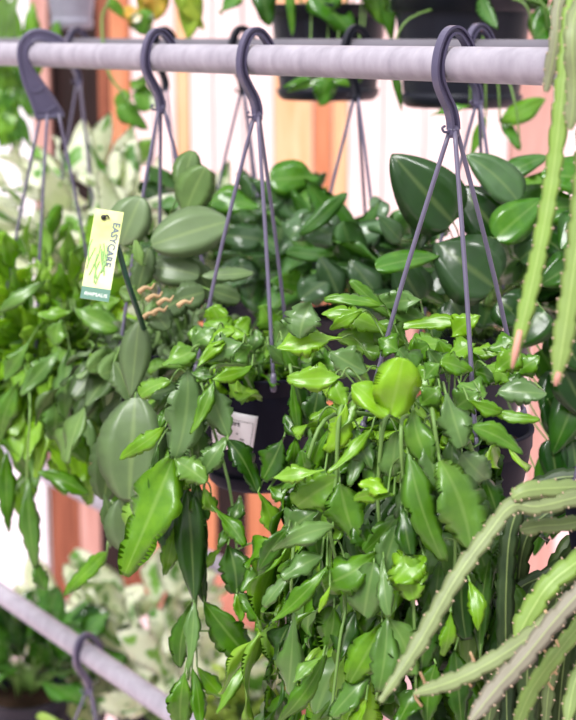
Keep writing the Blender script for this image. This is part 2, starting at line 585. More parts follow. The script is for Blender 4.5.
def hanging_plant(name, rail, px, wl, R, H, label, cat, group, azs=(0, 120, 240), rot=0.0, wide=False, hk=1.0, potmat=None, wiremat=None, hookmat=None, lean=V((0, 0, 0)), saucer=True, anchor=None, wr=.0023):
    hc = rail.at(px) if rail else anchor
    mb, head = broad_hook(hc, rot) if wide else hook_mesh(hc, rail.r if rail else PIPE_R, rot, False, hk)
    rimc = V((hc.x, hc.y, head.z - wl)) + lean
    root = empty(name, rimc - V((0, 0, H)))
    tag(root, label, cat, group)
    pm = pot_mesh(rimc, R, H, saucer=saucer)
    pot = pm.build('pot', potmat or M_POT, root)
    s = MB()
    lathe(s, rimc - V((0, 0, .021)), [(R * .3, -.004), (R * .925, -.006), (R * .92, .0), (R * .7, .004), (R * .3, .006)], 32)
    s.build('soil', M_SOIL, root)
    hook = mb.build('hanger_hook', hookmat or M_HOOK, root)
    for p in hook.data.polygons: p.use_smooth = False
    for a in azs:
        a = math.radians(a)
        o = V((math.cos(a), math.sin(a), 0))
        w = MB()
        e = rimc + o * (R * 1.015) + V((0, 0, .004))
        st = head + o * (.013 if wide else .0035)
        mid = (st + e) / 2 + o * .004
        tube(w, smooth_path([st + V((0, 0, .006)), mid, e], 6), wr, 8)
        # the clip that grips the rim
        tube(w, [e + V((0, 0, .006)), e, e - V((0, 0, .012)), e - V((0, 0, .016))], [.0022, .0038, .0038, .003], 8)
        w.build('hanger_wire', wiremat or M_WIRE, hook)
    return root, rimc, pot, head


def copy_lines(mb, text, size, fit, bold=.03):
    """text as mesh laid through fit(x, y, h) -> world point"""
    cu = bpy.data.curves.new('lettering', 'FONT')
    cu.body = text; cu.size = size; cu.extrude = 0
    cu.resolution_u = 3; cu.offset = size * bold; cu.space_character = 1.06 if bold < .02 else 1
    o = bpy.data.objects.new('lettering', cu)
    COL.objects.link(o)
    dg = bpy.context.evaluated_depsgraph_get()
    dg.update()
    me = bpy.data.meshes.new_from_object(o.evaluated_get(dg))
    vs = [fit(v.co.x, v.co.y) for v in me.vertices]
    mb.add(vs, [tuple(p.vertices) for p in me.polygons])
    w = max((v.co.x for v in me.vertices), default=0)
    bpy.data.objects.remove(o); bpy.data.curves.remove(cu); bpy.data.meshes.remove(me)
    return w


def fall(root, paths, L, fmb, top, ycut, rl, mat=None):
    """measured leaves: those below ycut belong to the trailing stem they hang nearest to, the others to the crown"""
    mbs = [MB() for _ in paths]
    poly = [smooth_path(p, 6) for p in paths]
    for (x0, y0, x1, y1, w, dd, tn, g, kw) in L:
        tgt, og = fmb, None
        if y0 < ycut:
            og = 1
        a = P(x0, y0, dd)
        if og:
            k = top - a
            og = a + k * min(.8, .04 / max(.01, k.length)) + V((0, .01, 0))
        if y0 >= ycut and paths:
            best = min(((min((a - q).length for q in pl), i) for i, pl in enumerate(poly)))
            tgt = mbs[best[1]]
            og = min(poly[best[1]], key=lambda q: (q - (a + V((0, 0, .025)))).length) if best[0] > .004 else None
        pix_leaf(tgt, x0, y0, x1, y1, w, dd, dd + rng.uniform(-.015, .015), roll=rng.uniform(-rl, rl), tone=tn, gr=g, origin=og, **kw)
    for p, m in zip(paths, mbs):
        strand(root, p, mb=m, mat=mat)


def strand(root, pts, name='trailing_stem', mb=None, mat=None):
    mb = mb or MB()
    mi = 1
    q = smooth_path(pts, 6)
    tube(mb, q, [.0022 - .0009 * i / len(q) for i in range(len(q))], 6, mi=mi)
    return mb.build(name, [mat or M_EPI, M_STEM], root)


FG = 'potted flat-leaved cacti on the front rail'

# ================================================================== plant C: the middle pot
rC, cC, potC, headC = hanging_plant('hanging_cactus', R1, 257, .292, .076, .136, 'flat-leaved green cactus in the charcoal pot with a white paper label', 'hanging plant', FG, azs=(-76, 200, 62))
# plant D: the big right-hand one
rD, cD, potD, headD = hanging_plant('hanging_cactus', R1, 455, .290, .088, .130, 'largest bushy flat-leaved cactus, trailing down in front of its pot at right', 'hanging plant', FG, azs=(-78, 196, 22))
# plant B: broad grey-green pads, holds the printed tag
rB, cB, potB, headB = hanging_plant('hanging_cactus', R1, 160, .30, .074, .13, 'cactus with broad rounded grey-green pads next to the yellow plant tag', 'hanging plant', FG, azs=(225, 345, 100))
# plant A: far left mass
rA, cA, potA, headA = hanging_plant('hanging_cactus', R1, 41, .35, .078, .125, 'dense narrow-leaved cactus hanging from the broad ribbed hook at far left', 'hanging plant', FG, azs=(188, 262, 350), wide=True, rot=-.42)
print('C', proj(cC), 'D', proj(cD), 'B', proj(cB), 'A', proj(cA))


def label_on_pot(pot, c, R, H, az, zc, W, Hh, tilt, taper=.78):
    """paper label wrapped on the pot's side, its centre at azimuth az"""
    ct, st = math.cos(tilt), math.sin(tilt)
    def at(x, y, e):
        x, y = x * ct - y * st, x * st + y * ct
        z = zc + y
        f = (-z - .034) / (H - .034 - .02)
        r = R * (.945 + (taper - .945) * f) + .0009 + e
        a = az + x / (R * .88)
        return V((c.x + r * math.cos(a), c.y + r * math.sin(a), c.z + z))
    mb = MB()
    n, k = 16, 8
    vs = [at(W * (i / n - .5), Hh * (j / k - .5), .0002) for i in range(n + 1) for j in range(k + 1)]
    fs = [(i * (k + 1) + j, (i + 1) * (k + 1) + j, (i + 1) * (k + 1) + j + 1, i * (k + 1) + j + 1) for i in range(n) for j in range(k)]
    mb.add(vs, fs)
    o = mb.build('paper_label', M_PAPER, pot)
    ms = o.modifiers.new('thickness', 'SOLIDIFY'); ms.thickness = .0003; ms.offset = -1
    tx = MB()
    def line(x0, x1, y, t=.0005):
        q = [(W * (x0 + (x1 - x0) * i / 10 - .5), Hh * (y - .5)) for i in range(11)]
        tx.add([at(a, b + dy, .0006) for a, b in q for dy in (0, t)], [(2 * i, 2 * i + 2, 2 * i + 3, 2 * i + 1) for i in range(10)])
    copy_lines(tx, 'Transport', .0085, lambda x, y: at(x - W * .42, y + Hh * .17, .0006))
    line(.06, .93, .80); line(.06, .93, .24); 
    for (x0, x1, y) in ((.10, .34, .55), (.10, .42, .43), (.62, .66, .46), (.70, .80, .34)):
        line(x0, x1, y, .0013)
    for xx in (.93,):
        q = [(W * (xx - .5), Hh * (.24 + .56 * i / 6 - .5)) for i in range(7)]
        tx.add([at(a + dx, b, .0006) for a, b in q for dx in (0, .0005)], [(2 * i, 2 * i + 1, 2 * i + 3, 2 * i + 2) for i in range(6)])
    tx.build('printed_text', M_INK, o, smooth=False)


label_on_pot(potC, cC, .076, .136, math.radians(-117), -.062, .058, .050, math.radians(-9))

# ---------------- measured leaves of C: base x, y, tip x, y, width, depth, tone, grey, extra
d = 1.605
LC = [
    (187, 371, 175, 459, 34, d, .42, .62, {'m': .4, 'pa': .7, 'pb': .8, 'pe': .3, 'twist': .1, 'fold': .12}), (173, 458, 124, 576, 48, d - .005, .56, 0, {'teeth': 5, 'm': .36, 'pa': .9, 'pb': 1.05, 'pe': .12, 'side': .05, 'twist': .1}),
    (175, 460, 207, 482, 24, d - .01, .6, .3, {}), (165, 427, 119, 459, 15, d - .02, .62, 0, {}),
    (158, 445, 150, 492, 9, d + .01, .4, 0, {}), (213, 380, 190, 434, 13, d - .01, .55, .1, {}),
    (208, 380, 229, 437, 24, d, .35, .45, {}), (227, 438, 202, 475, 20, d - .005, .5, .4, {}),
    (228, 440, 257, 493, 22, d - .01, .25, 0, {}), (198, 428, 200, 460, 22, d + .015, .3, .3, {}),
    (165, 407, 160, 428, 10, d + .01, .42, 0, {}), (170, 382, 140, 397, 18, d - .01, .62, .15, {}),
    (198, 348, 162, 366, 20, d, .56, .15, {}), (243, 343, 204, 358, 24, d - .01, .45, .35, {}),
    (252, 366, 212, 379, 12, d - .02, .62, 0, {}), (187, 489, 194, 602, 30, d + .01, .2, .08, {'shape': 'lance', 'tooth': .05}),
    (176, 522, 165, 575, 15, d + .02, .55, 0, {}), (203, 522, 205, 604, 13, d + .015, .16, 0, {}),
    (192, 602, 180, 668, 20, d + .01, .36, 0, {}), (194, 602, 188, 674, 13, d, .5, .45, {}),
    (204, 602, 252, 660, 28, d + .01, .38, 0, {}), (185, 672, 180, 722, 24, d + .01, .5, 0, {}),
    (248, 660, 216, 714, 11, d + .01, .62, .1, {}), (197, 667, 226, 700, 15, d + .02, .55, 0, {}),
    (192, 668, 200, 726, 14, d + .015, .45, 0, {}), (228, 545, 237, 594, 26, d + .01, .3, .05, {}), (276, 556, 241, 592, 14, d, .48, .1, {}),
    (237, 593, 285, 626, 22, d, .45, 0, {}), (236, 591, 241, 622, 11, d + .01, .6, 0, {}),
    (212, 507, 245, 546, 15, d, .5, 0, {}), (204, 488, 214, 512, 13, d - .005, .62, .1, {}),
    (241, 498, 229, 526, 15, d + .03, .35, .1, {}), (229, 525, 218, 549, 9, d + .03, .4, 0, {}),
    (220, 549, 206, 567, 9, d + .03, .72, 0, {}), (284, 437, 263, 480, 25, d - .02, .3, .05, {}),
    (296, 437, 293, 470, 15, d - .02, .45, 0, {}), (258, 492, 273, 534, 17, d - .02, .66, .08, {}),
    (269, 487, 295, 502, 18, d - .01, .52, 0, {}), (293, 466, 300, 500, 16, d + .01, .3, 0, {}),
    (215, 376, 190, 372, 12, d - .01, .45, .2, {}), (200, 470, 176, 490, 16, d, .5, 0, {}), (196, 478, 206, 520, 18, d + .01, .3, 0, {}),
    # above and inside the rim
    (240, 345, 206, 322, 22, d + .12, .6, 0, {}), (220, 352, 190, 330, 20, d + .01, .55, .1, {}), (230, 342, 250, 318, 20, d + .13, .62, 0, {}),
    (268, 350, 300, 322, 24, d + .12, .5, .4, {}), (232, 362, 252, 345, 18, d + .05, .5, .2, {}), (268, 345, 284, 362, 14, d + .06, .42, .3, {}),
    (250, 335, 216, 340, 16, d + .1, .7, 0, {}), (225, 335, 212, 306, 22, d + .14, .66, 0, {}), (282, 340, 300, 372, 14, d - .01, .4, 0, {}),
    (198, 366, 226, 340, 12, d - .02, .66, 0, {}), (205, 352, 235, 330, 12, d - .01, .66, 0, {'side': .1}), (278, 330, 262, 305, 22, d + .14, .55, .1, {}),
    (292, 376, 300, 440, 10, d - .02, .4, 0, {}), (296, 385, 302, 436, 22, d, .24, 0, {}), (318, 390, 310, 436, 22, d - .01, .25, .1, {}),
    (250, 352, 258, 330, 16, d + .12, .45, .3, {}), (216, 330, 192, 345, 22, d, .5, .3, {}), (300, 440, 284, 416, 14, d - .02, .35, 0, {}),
]
fC = MB()
topC = cC + V((0, 0, .012))
fall(rC, [[topC + V((-.03, -.03, 0)), P(200, 345, d), P(188, 368, d + .01), P(176, 455, d + .01), P(174, 520, d + .015)],
          [topC + V((-.04, -.02, 0)), P(196, 372, d + .01), P(192, 470, d + .02), P(196, 540, d + .02), P(196, 604, d + .012), P(188, 680, d + .012)],
          [topC + V((0, -.04, 0)), P(216, 366, d - .01), P(213, 382, d), P(227, 436, d), P(205, 480, d), P(207, 508, d + .01)],
          [topC + V((.0, .03, 0)), P(200, 360, d + .14), P(228, 480, d + .1), P(236, 540, d + .04), P(238, 594, d + .01)],
          [topC + V((.04, -.05, 0)), P(290, 366, d - .02), P(296, 400, d - .01), P(298, 440, d - .01), P(268, 490, d - .01)]], LC, fC, topC, 385, 22)
for k in range(34):     # the crown inside the rim
    az = rng.uniform(0, 2 * PI)
    chain(fC, cC + V((0, 0, -.008)), .076, az, rng.uniform(.15, .9), rng.choice((1, 1, 2)), (.042, .062), (.024, .036), (.3, .8), .4, gr=(0, .4), branch=.5, rim=.02)
for k in range(12):     # stems that hang behind and to the left of the pot
    az = math.radians(rng.uniform(120, 245))
    chain(fC, cC, .076, az, rng.uniform(.2, .7), rng.choice((3, 4)), (.05, .08), (.022, .036), (.15, .6), .75, gr=(0, .4), branch=.35)
fC.build('foliage', [M_EPI, M_STEM], rC)


# ---------------- measured leaves of D
e = 1.32
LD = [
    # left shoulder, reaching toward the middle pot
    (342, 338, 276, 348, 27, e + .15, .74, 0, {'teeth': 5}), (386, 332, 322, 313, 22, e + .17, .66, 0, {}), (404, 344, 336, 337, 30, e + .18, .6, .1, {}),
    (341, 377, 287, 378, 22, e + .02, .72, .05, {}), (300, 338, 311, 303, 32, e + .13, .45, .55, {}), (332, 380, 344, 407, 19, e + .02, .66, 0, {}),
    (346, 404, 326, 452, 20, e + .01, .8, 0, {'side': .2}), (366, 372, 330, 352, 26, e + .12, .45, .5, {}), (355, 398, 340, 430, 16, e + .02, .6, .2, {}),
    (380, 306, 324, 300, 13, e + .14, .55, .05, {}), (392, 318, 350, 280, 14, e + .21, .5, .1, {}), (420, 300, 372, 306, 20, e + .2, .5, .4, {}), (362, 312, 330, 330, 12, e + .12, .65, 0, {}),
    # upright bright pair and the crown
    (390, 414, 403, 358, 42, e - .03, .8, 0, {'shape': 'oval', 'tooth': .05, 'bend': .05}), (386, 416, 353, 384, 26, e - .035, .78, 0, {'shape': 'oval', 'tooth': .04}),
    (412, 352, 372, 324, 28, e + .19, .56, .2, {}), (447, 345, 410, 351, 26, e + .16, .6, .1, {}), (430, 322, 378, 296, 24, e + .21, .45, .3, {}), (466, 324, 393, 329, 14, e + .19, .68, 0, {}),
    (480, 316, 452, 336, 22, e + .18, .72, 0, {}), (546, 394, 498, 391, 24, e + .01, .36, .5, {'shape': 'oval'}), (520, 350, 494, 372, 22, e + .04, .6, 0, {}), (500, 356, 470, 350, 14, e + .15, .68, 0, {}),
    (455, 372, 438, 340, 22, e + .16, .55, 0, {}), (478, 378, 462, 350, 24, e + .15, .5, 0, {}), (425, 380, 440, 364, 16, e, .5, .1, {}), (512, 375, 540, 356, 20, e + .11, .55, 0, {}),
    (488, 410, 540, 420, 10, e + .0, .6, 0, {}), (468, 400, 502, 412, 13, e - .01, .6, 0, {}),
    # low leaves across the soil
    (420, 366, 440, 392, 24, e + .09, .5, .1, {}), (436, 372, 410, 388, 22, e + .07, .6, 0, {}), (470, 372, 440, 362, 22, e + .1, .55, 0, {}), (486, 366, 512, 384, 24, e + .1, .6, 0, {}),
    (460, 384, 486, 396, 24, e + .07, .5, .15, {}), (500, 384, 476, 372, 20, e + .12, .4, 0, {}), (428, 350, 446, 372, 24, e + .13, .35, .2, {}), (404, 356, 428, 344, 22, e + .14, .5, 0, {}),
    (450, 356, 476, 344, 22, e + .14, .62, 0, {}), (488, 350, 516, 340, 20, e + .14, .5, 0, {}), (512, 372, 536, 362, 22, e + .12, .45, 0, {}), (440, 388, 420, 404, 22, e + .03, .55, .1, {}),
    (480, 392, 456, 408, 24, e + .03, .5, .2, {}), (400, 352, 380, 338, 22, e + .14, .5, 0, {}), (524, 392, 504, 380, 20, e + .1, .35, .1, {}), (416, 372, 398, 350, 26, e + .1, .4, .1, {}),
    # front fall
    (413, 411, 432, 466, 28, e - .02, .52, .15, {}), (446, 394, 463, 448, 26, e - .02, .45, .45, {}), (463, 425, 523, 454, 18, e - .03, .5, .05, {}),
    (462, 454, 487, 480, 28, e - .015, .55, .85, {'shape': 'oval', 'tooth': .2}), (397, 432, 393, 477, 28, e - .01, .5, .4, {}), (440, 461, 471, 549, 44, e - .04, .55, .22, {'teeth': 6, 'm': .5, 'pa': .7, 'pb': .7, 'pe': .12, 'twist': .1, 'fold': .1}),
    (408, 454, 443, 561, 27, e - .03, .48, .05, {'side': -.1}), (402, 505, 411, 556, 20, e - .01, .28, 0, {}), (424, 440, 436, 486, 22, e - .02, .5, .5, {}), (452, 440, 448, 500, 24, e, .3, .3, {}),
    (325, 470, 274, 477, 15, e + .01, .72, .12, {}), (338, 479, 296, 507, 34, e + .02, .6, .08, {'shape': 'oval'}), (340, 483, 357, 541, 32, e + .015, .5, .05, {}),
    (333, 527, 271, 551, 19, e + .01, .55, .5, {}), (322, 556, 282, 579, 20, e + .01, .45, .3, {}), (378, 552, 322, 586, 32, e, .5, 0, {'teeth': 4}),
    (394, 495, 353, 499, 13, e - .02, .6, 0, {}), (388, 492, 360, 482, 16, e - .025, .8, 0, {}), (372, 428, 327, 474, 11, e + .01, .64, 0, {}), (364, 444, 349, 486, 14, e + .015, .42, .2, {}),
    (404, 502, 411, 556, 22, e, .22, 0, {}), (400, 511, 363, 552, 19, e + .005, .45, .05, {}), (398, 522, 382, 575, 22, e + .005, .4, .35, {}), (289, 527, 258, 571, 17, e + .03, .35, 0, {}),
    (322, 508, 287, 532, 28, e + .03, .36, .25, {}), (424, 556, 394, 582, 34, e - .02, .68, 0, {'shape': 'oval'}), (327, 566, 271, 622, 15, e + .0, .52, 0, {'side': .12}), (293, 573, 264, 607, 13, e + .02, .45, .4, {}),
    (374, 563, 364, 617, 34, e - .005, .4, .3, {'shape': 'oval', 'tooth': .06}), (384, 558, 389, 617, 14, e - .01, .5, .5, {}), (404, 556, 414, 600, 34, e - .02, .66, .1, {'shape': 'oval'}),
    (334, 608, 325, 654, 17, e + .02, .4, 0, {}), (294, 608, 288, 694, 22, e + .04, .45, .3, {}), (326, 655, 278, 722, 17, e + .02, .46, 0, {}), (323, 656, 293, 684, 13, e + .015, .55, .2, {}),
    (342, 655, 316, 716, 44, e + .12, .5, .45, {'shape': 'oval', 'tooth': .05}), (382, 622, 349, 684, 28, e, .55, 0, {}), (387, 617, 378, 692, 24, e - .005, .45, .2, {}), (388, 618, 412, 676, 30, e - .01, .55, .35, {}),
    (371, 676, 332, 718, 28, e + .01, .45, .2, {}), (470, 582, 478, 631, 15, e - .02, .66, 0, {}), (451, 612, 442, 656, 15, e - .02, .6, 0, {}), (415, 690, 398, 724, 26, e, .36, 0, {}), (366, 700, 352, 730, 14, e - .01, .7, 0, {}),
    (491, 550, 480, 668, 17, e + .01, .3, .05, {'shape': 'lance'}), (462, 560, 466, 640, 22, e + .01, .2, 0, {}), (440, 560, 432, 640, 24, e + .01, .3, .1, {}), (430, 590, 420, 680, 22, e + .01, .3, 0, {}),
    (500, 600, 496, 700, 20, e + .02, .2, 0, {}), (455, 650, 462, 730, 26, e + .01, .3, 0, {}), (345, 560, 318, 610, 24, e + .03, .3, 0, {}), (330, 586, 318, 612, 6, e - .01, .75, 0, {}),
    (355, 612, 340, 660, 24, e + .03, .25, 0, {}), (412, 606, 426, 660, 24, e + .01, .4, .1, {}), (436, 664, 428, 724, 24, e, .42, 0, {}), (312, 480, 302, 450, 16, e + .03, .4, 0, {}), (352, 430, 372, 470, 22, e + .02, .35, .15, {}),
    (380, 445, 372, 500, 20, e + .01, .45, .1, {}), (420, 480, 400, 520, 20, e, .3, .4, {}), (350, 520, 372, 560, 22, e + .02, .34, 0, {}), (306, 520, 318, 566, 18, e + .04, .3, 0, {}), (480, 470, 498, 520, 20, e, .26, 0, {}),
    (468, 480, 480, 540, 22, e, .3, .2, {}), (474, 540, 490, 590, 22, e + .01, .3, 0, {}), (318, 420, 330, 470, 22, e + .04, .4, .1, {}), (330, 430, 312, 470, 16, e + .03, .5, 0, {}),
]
fD = MB()
topD = cD + V((0, 0, .012))
fall(rD, [[topD + V((-.05, -.04, 0)), P(385, 420, e), P(378, 500, e + .01), P(385, 560, e + .01), P(388, 620, e), P(376, 700, e)],
          [topD + V((-.06, -.02, 0)), P(345, 400, e + .02), P(336, 480, e + .02), P(330, 530, e + .02), P(345, 600, e + .03), P(340, 640, e + .02), P(330, 725, e + .02)],
          [topD + V((-.02, -.06, 0)), P(432, 410, e - .02), P(440, 462, e - .03), P(455, 540, e - .01), P(450, 612, e - .01)],
          [topD + V((-.03, -.05, 0)), P(402, 420, e - .02), P(405, 500, e - .01), P(412, 560, e - .01), P(416, 690, e)],
          [topD + V((-.07, -.01, 0)), P(325, 420, e + .04), P(300, 500, e + .04), P(292, 570, e + .03), P(292, 610, e + .04)],
          [topD + V((.0, -.06, 0)), P(462, 425, e - .01), P(480, 480, e), P(490, 550, e + .01), P(480, 660, e + .01)]], LD, fD, topD, 425, 24)
for k in range(46):     # crown
    az = math.radians(rng.uniform(70, 290))
    chain(fD, cD + V((0, 0, -.008)), .081, az, rng.uniform(.15, .8), rng.choice((1, 1, 2)), (.045, .068), (.028, .042), (.3, .85), .4, gr=(0, .35), branch=.5, rim=.02)
for k in range(46):     # trailing front and left, leaving the right of the pot free
    az = math.radians(rng.uniform(165, 292))
    chain(fD, cD, .081, az, rng.uniform(-.1, .4), rng.choice((3, 4, 5, 5)), (.06, .10), (.03, .046), (.05, .6), 1.1, gr=(0, .3), branch=.4, spread=.3, start=.7)
for k in range(14):     # trailing behind
    az = math.radians(rng.uniform(75, 175))
    chain(fD, cD, .081, az, rng.uniform(.1, .6), rng.choice((3, 4)), (.05, .08), (.024, .04), (.1, .45), .7, gr=(0, .3), branch=.4)
fD.build('foliage', [M_EPI, M_STEM], rD)
# ---------------- B
b = 1.80
LB = [
    (152, 245, 229, 221, 44, b, .5, .62, {'shape': 'oval', 'tooth': .03}), (150, 268, 200, 276, 32, b + .02, .34, .42, {'shape': 'oval', 'tooth': .03}), (186, 212, 206, 167, 36, b + .05, .55, .1, {'shape': 'oval', 'tooth': .12}),
    (182, 190, 193, 151, 25, b + .06, .5, .1, {'shape': 'oval', 'tooth': .1}), (203, 276, 254, 273, 15, b, .45, .3, {'shape': 'oval'}), (137, 292, 149, 248, 22, b, .3, .2, {'shape': 'oval'}),
    (122, 244, 141, 197, 38, b + .04, .5, .7, {'shape': 'oval', 'tooth': .03}), (135, 398, 129, 502, 60, b - .09, .4, .34, {'shape': 'oval', 'tooth': .06}), (121, 499, 131, 553, 40, b - .08, .32, .34, {'shape': 'oval', 'tooth': .06}),
    (139, 320, 131, 398, 28, b - .08, .42, .42, {'shape': 'lance', 'tooth': .03}), (114, 362, 130, 402, 24, b - .06, .42, .25, {}), (175, 300, 205, 292, 28, b - .02, .3, .2, {'shape': 'oval'}), (160, 312, 185, 298, 30, b - .03, .25, .1, {'shape': 'oval'}),
    (108, 430, 104, 500, 34, b - .03, .25, .1, {'shape': 'oval'}), (104, 494, 110, 548, 14, b - .05, .3, 0, {}), (150, 310, 168, 330, 26, b - .05, .35, .2, {'shape': 'oval'}), (210, 290, 240, 300, 20, b - .02, .35, .2, {'shape': 'oval'}),
    (190, 260, 215, 300, 22, b + .03, .35, .2, {'shape': 'oval'}), (140, 300, 120, 290, 16, b - .02, .6, 0, {}), (142, 265, 136, 240, 10, b - .02, .7, 0, {}), (118, 470, 100, 440, 20, b, .25, 0, {'shape': 'oval'}),
]
fB = MB()
topB = cB + V((0, 0, .012))
for (x0, y0, x1, y1, w, dd, tn, g, kw) in LB:
    og = topB + V((rng.uniform(-.04, .04), rng.uniform(-.05, .0), 0)) if y0 < 400 else None
    pix_leaf(fB, x0, y0, x1, y1, w, dd, dd + rng.uniform(-.015, .015), roll=rng.uniform(-12, 12), tone=tn, gr=g, origin=og, wave=.03, **kw)
for k in range(26):
    az = rng.uniform(0, 2 * PI)
    chain(fB, cB + V((0, 0, -.008)), .074, az, rng.uniform(.3, 1.2), rng.choice((1, 1, 2)), (.045, .07), (.028, .042), (.2, .6), .3, gr=(.1, .5), branch=.3, rim=.02, shape='oval', tooth=.06)
for k in range(12):
    az = math.radians(rng.uniform(70, 250))
    chain(fB, cB, .074, az, rng.uniform(.1, .6), rng.choice((2, 3)), (.05, .075), (.026, .04), (.1, .5), .75, gr=(0, .4), branch=.3, shape='oval', tooth=.06)
fB.build('foliage', [M_EPI_OLIVE, M_STEM], rB)
# the corky dried tips low in the crown
for (x, y) in ((147, 300), (152, 314), (143, 318), (139, 292), (178, 306), (158, 304)):
    p = P(x, y, b - .06); dt = MB()
    tube(dt, smooth_path([p, p + V((.008, -.002, .006)), p + V((.014, 0, .004)), p + V((.018, 0, .010))], 3), [.0035, .003, .0028, .0022, .002, .002, .0018, .0015, .001, .001][:10], 6)
    dt.build('dried_tip', M_DRY, rB)
strand(rB, [topB + V((-.04, -.02, 0)), P(136, 335, b - .06), P(134, 400, b - .07), P(122, 500, b - .06)])

# ---------------- A
a_ = 2.05
LA = [
    (75, 308, 120, 328, 24, a_ - .08, .55, .2, {'tooth': .25}), (72, 311, 37, 314, 13, a_ - .08, .6, 0, {}), (116, 347, 91, 361, 19, a_ - .08, .72, 0, {}), (46, 282, 0, 312, 13, a_ - .05, .5, .3, {}), (60, 318, 56, 345, 18, a_ - .08, .55, .2, {}),
    (28, 478, 36, 568, 17, a_ - .06, .42, .15, {}), (7, 452, 9, 532, 15, a_ - .06, .4, 0, {}), (38, 472, 88, 495, 17, a_ - .08, .46, 0, {}), (107, 552, 64, 596, 17, a_ - .2, .55, 0, {'shape': 'lance'}), (35, 560, 46, 590, 14, a_ - .06, .42, .1, {}),
    (70, 350, 66, 420, 22, a_ - .09, .45, .3, {}), (100, 360, 88, 420, 18, a_ - .08, .5, .3, {}), (60, 350, 20, 395, 18, a_ - .09, .5, .3, {}), (54, 390, 52, 440, 24, a_ - .09, .42, .2, {}), (30, 340, 4, 380, 16, a_ - .08, .5, .2, {}),
    (98, 400, 110, 450, 16, a_ - .08, .45, .1, {}), (120, 300, 96, 312, 14, a_ - .06, .6, .1, {}), (64, 420, 90, 462, 18, a_ - .08, .5, 0, {}), (20, 380, 0, 440, 18, a_ - .08, .5, .1, {}), (48, 445, 70, 480, 10, a_ - .08, .7, 0, {}),
]
fA = MB()
topA = cA + V((0, 0, .012))
for (x0, y0, x1, y1, w, dd, tn, g, kw) in LA:
    og = topA + V((rng.uniform(-.04, .04), rng.uniform(-.05, .0), 0)) if y0 < 360 else None
    pix_leaf(fA, x0, y0, x1, y1, w, dd, dd + rng.uniform(-.015, .015), roll=rng.uniform(-15, 15), tone=tn, gr=g, origin=og, **kw)
for k in range(70):
    az = rng.uniform(0, 2 * PI)
    chain(fA, cA + V((0, 0, -.008)), .078, az, rng.uniform(.2, 1.1), rng.choice((1, 2, 2, 3)), (.05, .09), (.02, .034), (.45, .95), .4, gr=(0, .5), branch=.4, rim=.02)
for k in range(44):
    az = rng.uniform(0, 2 * PI)
    chain(fA, cA + V((0, 0, 0)), .078, az, rng.uniform(.8, 1.45), rng.choice((2, 3, 3)), (.055, .085), (.02, .032), (.5, 1), .22, gr=(0, .4), branch=.5, rim=.02)
for k in range(84):
    az = math.radians(rng.uniform(160, 380))
    chain(fA, cA, .078, az, rng.uniform(.1, .8), rng.choice((2, 2, 3, 3)), (.06, .10), (.022, .036), (.35, .85), .75, gr=(0, .45), branch=.4)
fA.build('foliage', [M_EPI, M_STEM], rA)
strand(rA, [topA + V((-.04, -.02, 0)), P(30, 400, a_ - .08), P(27, 480, a_ - .06), P(36, 565, a_ - .06)])
strand(rA, [topA + V((.05, -.02, 0)), P(95, 350, a_ - .1), P(112, 470, a_ - .16), P(107, 552, a_ - .2)])

# ================================================================== printed plant tag on its stake (stands in pot B)
tg = 1.64
c0, c1, c2, c3 = P(97, 208, tg), P(127, 213, tg), P(107, 301.5, tg - .015), P(80, 298, tg - .015)
ux = ((c1 - c0) + (c2 - c3)) / 2
uy = ((c0 - c3) + (c1 - c2)) / 2
O = c3
N = ux.cross(uy).normalized()
TW, TH = ux.length, uy.length
ux.normalize(); uy = (uy - ux * uy.dot(ux)).normalized()
tagroot = empty('plant_tag', P(141, 322, tg + .01))
tag(tagroot, 'yellow and white printed plant tag on a dark green stake', 'plant tag')


def slab(mb, x0, y0, x1, y1, t0, t1):
    q = []
    for t in (t0, t1):
        for x, y in ((x0, y0), (x1, y0), (x1, y1), (x0, y1)):
            q.append(O + ux * x + uy * y + N * t)
    mb.add(q, [(0, 3, 2, 1), (4, 5, 6, 7), (0, 1, 5, 4), (1, 2, 6, 5), (2, 3, 7, 6), (3, 0, 4, 7)])


m_ = MB(); slab(m_, 0, 0, TW, TH, -.0005, .0003); card = m_.build('tag_card', M_CARD, tagroot, smooth=False)
m_ = MB(); slab(m_, 0, 0, TW, TH * .135, .0003, .0006); m_.build('name_band', M_TEAL, card, smooth=False)
m_ = MB()
fw = lambda x, y: O + ux * (TW * .12 + x) + uy * (TH * .042 + y) + N * .0009
copy_lines(m_, 'RHIPSALIS', TW * .172, fw, .012)
m_.build('name_lettering', M_TAGWHITE, card, smooth=False)
m_ = MB()
fw = lambda x, y: O + ux * (TW * .72 + y - x * .06) + uy * (TH * .875 - x) + N * .0007
copy_lines(m_, 'EASYCARE', TW * .34, fw)
m_.build('care_lettering', M_TAGTXT, card, smooth=False)
m_ = MB()       # the drawn plant: fine curved sprigs
for k in range(12):
    x0 = TW * rng.uniform(.12, .6); y0 = TH * rng.uniform(.15, .42)
    pts = [O + ux * (x0 + TW * .12 * math.sin(j * .5 + k)) + uy * (y0 + TH * .06 * j) + N * .0006 for j in range(5)]
    tube(m_, smooth_path(pts, 3), .0008, 4)
m_.build('drawn_sprigs', plain('tag_print_green', (150, 196, 120), .5), card)
m_ = MB()
ctr = O + ux * (TW * .34) + uy * (TH * .91)
tube(m_, [ctr - N * .002, ctr + N * .0025, ctr + N * .0035], [.003, .003, .0015], 10)
tube(m_, smooth_path([ctr + N * .003, ctr + N * .0045 + ux * .004 + uy * .002, ctr + N * .002 + ux * .006], 3), .0011, 6)
m_.build('stud', plain('stud_black', (24, 26, 26), .4), tagroot)
m_ = MB()
tube(m_, smooth_path([ctr - N * .003, P(117, 245, tg + .012), P(128, 283, tg + .012), P(141, 320, tg + .05), P(147, 338, tg + .13)], 4), .0032, 8)
